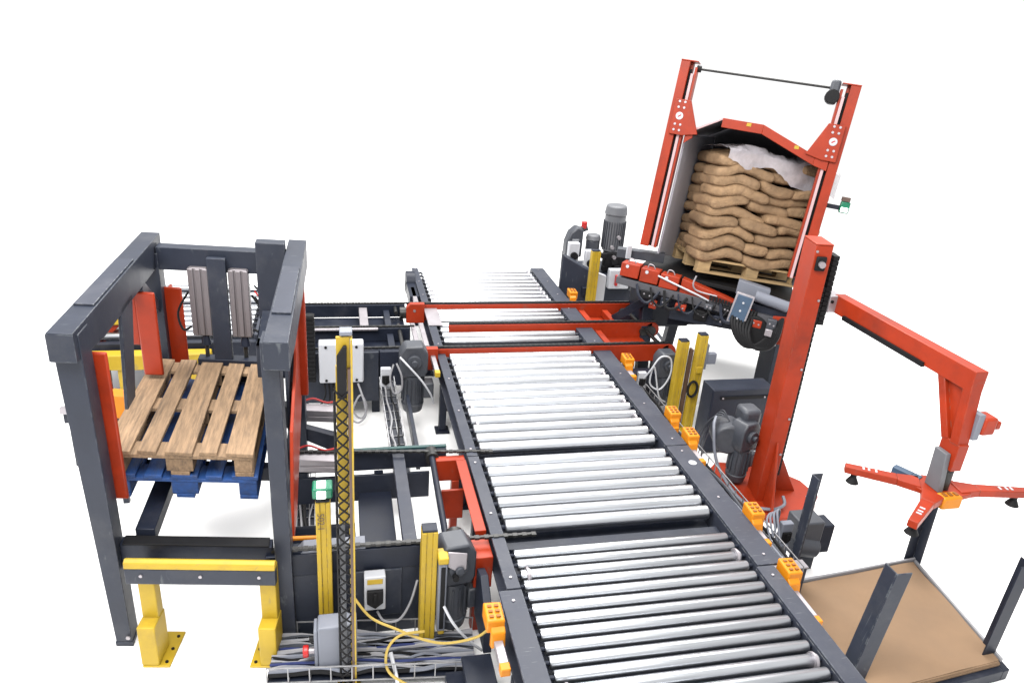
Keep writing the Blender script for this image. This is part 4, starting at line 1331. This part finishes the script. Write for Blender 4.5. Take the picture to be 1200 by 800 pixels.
for i, (x, z, wx, wz, m_) in enumerate(((.10, -.40, .12, .07, BLACK), (.30, -.42, .08, .10, DARK), (.44, -.44, .10, .06, RED), (.62, -.46, .12, .09, BLACK), (.80, -.47, .09, .08, DARK),
                                        (.70, -.38, .07, .05, MOTOR), (.86, -.37, .06, .06, BLACK), (1.12, -.42, .10, .07, RED), (1.26, -.38, .08, .10, MOTOR), (.20, -.47, .07, .08, RED))):
    o = ip('bracket', B(IV).box(x, x + wx, -.345 - .02 * (i % 3), -.305, z - wz, z), m_, bevel=.006)
    bolts('bolt_heads', [(x + wx * .3, -.345 - .02 * (i % 3), z - wz * .4), (x + wx * .75, -.345 - .02 * (i % 3), z - wz * .5)], (0, -1, 0), .008, o, ALU, F=IV)
for i in range(7):
    x = .05 + i * .13
    ip('hose', B(IV).tube(smooth_path([(x, -.33, -.36), (x + .05, -.40, -.44 - r.uniform(0, .06)), (x + .14, -.40, -.46 - r.uniform(0, .05)), (x + .22, -.33, -.38)], 4), r.choice((.008, .011, .014))), BLACK if i % 3 else DARK, bevel=0)
ip('side_arm', B(IV).beam((.40, -.26, -.56), (1.30, -.26, -.50), .10, .10), DARK)
ip('red_plate', B(IV).prism([(1.22, -.62), (1.44, -.60), (1.44, -.34), (1.30, -.36)], 'y', -.30, -.27), RED)
o = ip('valve_cover', B(IV).hexa([(.93, -.40, -.47), (1.06, -.40, -.49), (1.06, -.34, -.49), (.93, -.34, -.47), (.96, -.40, -.22), (1.09, -.40, -.235), (1.09, -.34, -.235), (.96, -.34, -.22)]), SLATE)
ip('cover_frame', B(IV).hexa([(.915, -.395, -.485), (1.075, -.395, -.51), (1.075, -.345, -.51), (.915, -.345, -.485), (.945, -.395, -.205), (1.105, -.395, -.22), (1.105, -.345, -.22), (.945, -.345, -.205)]), ALU, o)
for k in range(3):
    ip('screw', B(IV).cyl((1.0 + .01 * k, -.401, -.44 + .075 * k), (1.0 + .01 * k, -.406, -.44 + .075 * k), .010, 8), WHITEP, o, bevel=0)
ip('clamp_motor', B(IV).cyl((1.10, -.28, -.22), (1.40, -.26, -.26), .05, 14), GREYP, bevel=.004)
ip('swivel_gear', B(IV).cyl((1.16, -.36, -.52), (1.16, -.10, -.52), .13, 22), BLACK, bevel=.01)
for i in range(7):
    q = i * .028
    ip('hose', B(IV).tube(smooth_path([(.98 + q, -.30, -.36), (.96 + q, -.42, -.46 - q * .4), (1.04 + q, -.45, -.60 - q * .3), (1.16 + q, -.44, -.66 + q * .2), (1.28 + q * .6, -.42, -.56 + q * .3), (1.33 + q * .3, -.34, -.42 + q * .4)], 4), .016), BLACK, bevel=0)
ip('clip', B(IV).box(1.26, 1.32, -.46, -.43, -.52, -.46), ALU)
ip('clip', B(IV).box(1.34, 1.38, -.42, -.39, -.60, -.50), ALU)
ip('drive_housing', B(IV).box(.95, 1.42, -.24, .30, -.52, -.30), DARK, bevel=.012)
# base in world axes
for a, b_ in (((2.93, 6.25, .02), (3.02, 6.62, 1.12)), ((3.62, 7.2, .02), (3.45, 6.7, .95))):
    ip('strut', B().beam(a, b_, .09, .11, (1, 0, 0)), DARK)
ip('strut', B().beam((2.74, 6.7, .60), (3.12, 6.28, 1.10), .06, .08), DARK)
ip('strut', B().beam((2.80, 7.0, .48), (3.55, 6.35, .72), .07, .10), DARK)
ip('base_drum', B().cyl((3.16, 6.30, .98), (3.30, 6.75, .90), .15, 20), DARK, bevel=.01)
ip('base_block', B().box(3.0, 3.5, 6.55, 7.0, .56, 1.05), DARK, bevel=.01)
ip('base_beam', B().beam((3.15, 6.6, .95), (4.25, 5.95, .82), .24, .22), BLACK)
ip('pedestal', B().box(4.20, 4.42, 6.0, 6.25, .02, .95), DARK)
ip('pedestal_foot', B().box(4.14, 4.48, 5.95, 6.30, .001, .02), DARK)
# cranked side frame left of the table
ip('link_arm', B().beam((2.72, 6.55, 1.16), (3.0, 6.3, 1.14), .08, .12), BLACK)
ip('hose_cover', B().beam((2.70, 6.75, 1.30), (3.12, 6.55, 1.30), .10, .09), MOTOR)
ip('white_plate', B().box(2.74, 2.79, 6.60, 6.63, 1.27, 1.40), WHITEP)

# load: pallet and sacks, turned against the cradle
SK = IV @ Matrix.Translation((.53, -.04, -.165)) @ Matrix.Rotation(math.radians(25), 4, 'Z')
PWD, PLN = 1.09, .80
tp = thing('pallet', 'pale new wooden pallet carrying the sacks in the red cradle', 'pallet', M=SK)
for i in range(5):
    y = i * (PLN - .12) / 4
    part('board', B(SK).box(0, PWD, y, y + .12, .122, .142), PALEWOOD, tp, bevel=.002)
for xx in (0, PWD / 2 - .06, PWD - .13):
    part('cross_board', B(SK).box(xx, xx + .13, .004, PLN - .004, .102, .1215), PALEWOOD, tp, bevel=.002)
    for y in (.004, PLN / 2 - .05, PLN - .104):
        part('block', B(SK).box(xx + .004, xx + .126, y, y + .1, .0225, .1015), PALEWOOD, tp, bevel=.003)
for y in (.002, PLN / 2 - .05, PLN - .102):
    part('skid_board', B(SK).box(0.002, PWD - .002, y, y + .1, 0, .022), PALEWOOD, tp, bevel=.002)


def sack(label, cx, cy, z0, lx, ly, th, seed, long_x):
    """a filled paper sack: pillow with pinched, folded ends and creases"""
    nu, nv = 30, 16
    vs, fs = [], []
    r = random.Random(seed)
    ox, oy = r.uniform(0, 50), r.uniform(0, 50)
    tilt = r.uniform(-.34, .34)
    wave = r.uniform(-.018, .018)
    wph = r.uniform(0, 6)
    tw = r.uniform(-.07, .07)
    L_, D_ = (lx, ly) if long_x else (ly, lx)
    for i in range(nu + 1):
        a = -1 + 2 * i / nu
        e = 1 - abs(a) ** 12 * .45          # ends pinch in thickness
        e2 = 1 - abs(a) ** 10 * .10
        for j in range(nv):
            t_ = 2 * math.pi * j / nv
            cx_, sx_ = math.cos(t_), math.sin(t_)
            px = L_ / 2 * a
            py = D_ / 2 * math.copysign(abs(cx_) ** .42, cx_) * e2
            pz = th / 2 * math.copysign(abs(sx_) ** .6, sx_) * e
            nn = noise.noise((px * 7 + ox, py * 7 + oy, pz * 7)) * .020 + noise.noise((px * 19 + ox, py * 15, pz * 15 + oy)) * .012
            k = 1 + nn / .12
            py *= 1 + nn * 2.0
            pz = pz * k + .012 * noise.noise((px * 4 + ox, oy, 0))
            if not long_x:
                px, py = -py, px
            q = V((px, py, pz))
            q.rotate(Matrix.Rotation(tw, 3, 'Z'))
            X, Y = cx + q.x, cy + q.y
            # the load sags towards its outer corners and bulges along the face
            sag = -.030 * max(0, (X - .55) / .45) ** 2 + .022 * math.sin(X * 9 - .6) - .02 * max(0, (Y - .3) / .5)
            vs.append((X, Y, z0 + th / 2 + q.z + sag + tilt * px * .3 + wave * math.sin(px * 12 + wph) - .03 * max(0, 1 - abs(X - .06) / .16)))
    for i in range(nu):
        for j in range(nv):
            fs.append((i * nv + j, i * nv + (j + 1) % nv, (i + 1) * nv + (j + 1) % nv, (i + 1) * nv + j))
    fs += [tuple(range(nv))[::-1], tuple(range(nu * nv, nu * nv + nv))]
    o = part('sack', B(SK).add(vs, fs), PAPER, bevel=0)
    o.data.shade_smooth()
    sd = o.modifiers.new('smooth', 'SUBSURF')
    sd.levels = sd.render_levels = 1
    tag(o, label, 'sack', 'brown paper sacks stacked on the pallet in the cradle')
    return o


ORD = ['bottom', 'second', 'third', 'fourth', 'fifth', 'sixth', 'seventh', 'eighth', 'ninth', 'top']
TH = .102
for L in range(10):
    z0 = .146 + L * (TH - .004)
    lay = ORD[L] + (' layer from below' if 0 < L < 9 else ' layer')
    if L % 2 == 0:
        rows = [('front left', .25, .19, .54, .40, True), ('front right', .76, .19, .53, .40, True),
                ('left face, behind', .18, .60, .36, .44, False)]
        if L >= 8:
            rows += [('back middle', .52, .60, .34, .44, False), ('back right', .85, .60, .34, .44, False)]
    else:
        rows = [('at left front corner', .175, .23, .36, .50, False), ('at front middle', .51, .23, .36, .50, False),
                ('at right front corner', .85, .23, .36, .50, False), ('along the left rear', .26, .62, .52, .38, True)]
        if L >= 8:
            rows += [('along the right rear', .78, .62, .52, .38, True)]
    sp = rnd.uniform(.40, .60)
    if L % 2 == 0:
        for q, (a_, b_) in enumerate(((-.045, sp + .01), (sp - .01, 1.09))):
            rows[q] = (rows[q][0], (a_ + b_) / 2, .19, b_ - a_, .40, True)
    else:
        c1, c2 = rnd.uniform(.28, .42), rnd.uniform(.60, .76)
        for q, (a_, b_) in enumerate(((-.045, c1 + .01), (c1 - .01, c2 + .01), (c2 - .01, 1.09))):
            rows[q] = (rows[q][0], (a_ + b_) / 2, .23, b_ - a_, .50, b_ - a_ > .40)
    for k, (pos, cx, cy, lx, ly, lgx) in enumerate(rows):
        if L == 9 and 'front corner' in pos and cx > .6:
            cx -= .03
        sack('brown paper sack %s, %s' % (pos, lay), cx + rnd.uniform(-.012, .012), cy + rnd.uniform(-.035, .02), z0 + rnd.uniform(-.014, .014), lx, ly, TH * rnd.uniform(1.04, 1.26), L * 10 + k, lgx)

# plastic film over the top right of the sacks
nx, ny = 44, 40
vs, fs = [], []
ztop = .146 + 10 * (TH - .004) + .022
for lay in (0, 1):
    for j in range(ny + 1):
        for i in range(nx + 1):
            u, v_ = i / nx, j / ny
            x = .02 + u * 1.09
            drop = .10 + .19 * u + .045 * math.sin(u * 11) + .05 * noise.noise((u * 7, 3.1, 8))
            s = v_ * (drop + .8)
            if s < drop:
                y, z = -.035 - .01 * math.sin(u * 14), ztop - (drop - s)
            else:
                y, z = -.03 + (s - drop), ztop
            bend = min(1, abs(s - drop) / .05)
            z -= .02 * (1 - bend)
            z += .03 + .03 * noise.noise((x * 6, y * 6, 2.2)) + .026 * abs(noise.noise((x * 13, y * 9, z * 9)))
            y += (.016 * noise.noise((x * 8, z * 8, 4.4)) if s < drop else 0)
            sag = -.030 * max(0, (x - .55) / .45) ** 2 + .022 * math.sin(x * 9 - .6) - .02 * max(0, (y - .3) / .5)
            vs.append((x, y, z + sag - lay * .003))
np_ = (nx + 1) * (ny + 1)
for j in range(ny):
    for i in range(nx):
        a = j * (nx + 1) + i
        fs.append((a, a + 1, a + nx + 2, a + nx + 1))
o = part('plastic_film', B(SK).add(vs[:np_], fs), FILM, bevel=0)
o.data.shade_smooth()
tag(o, 'crumpled clear plastic film draped over the top of the stacked sacks', 'plastic film')
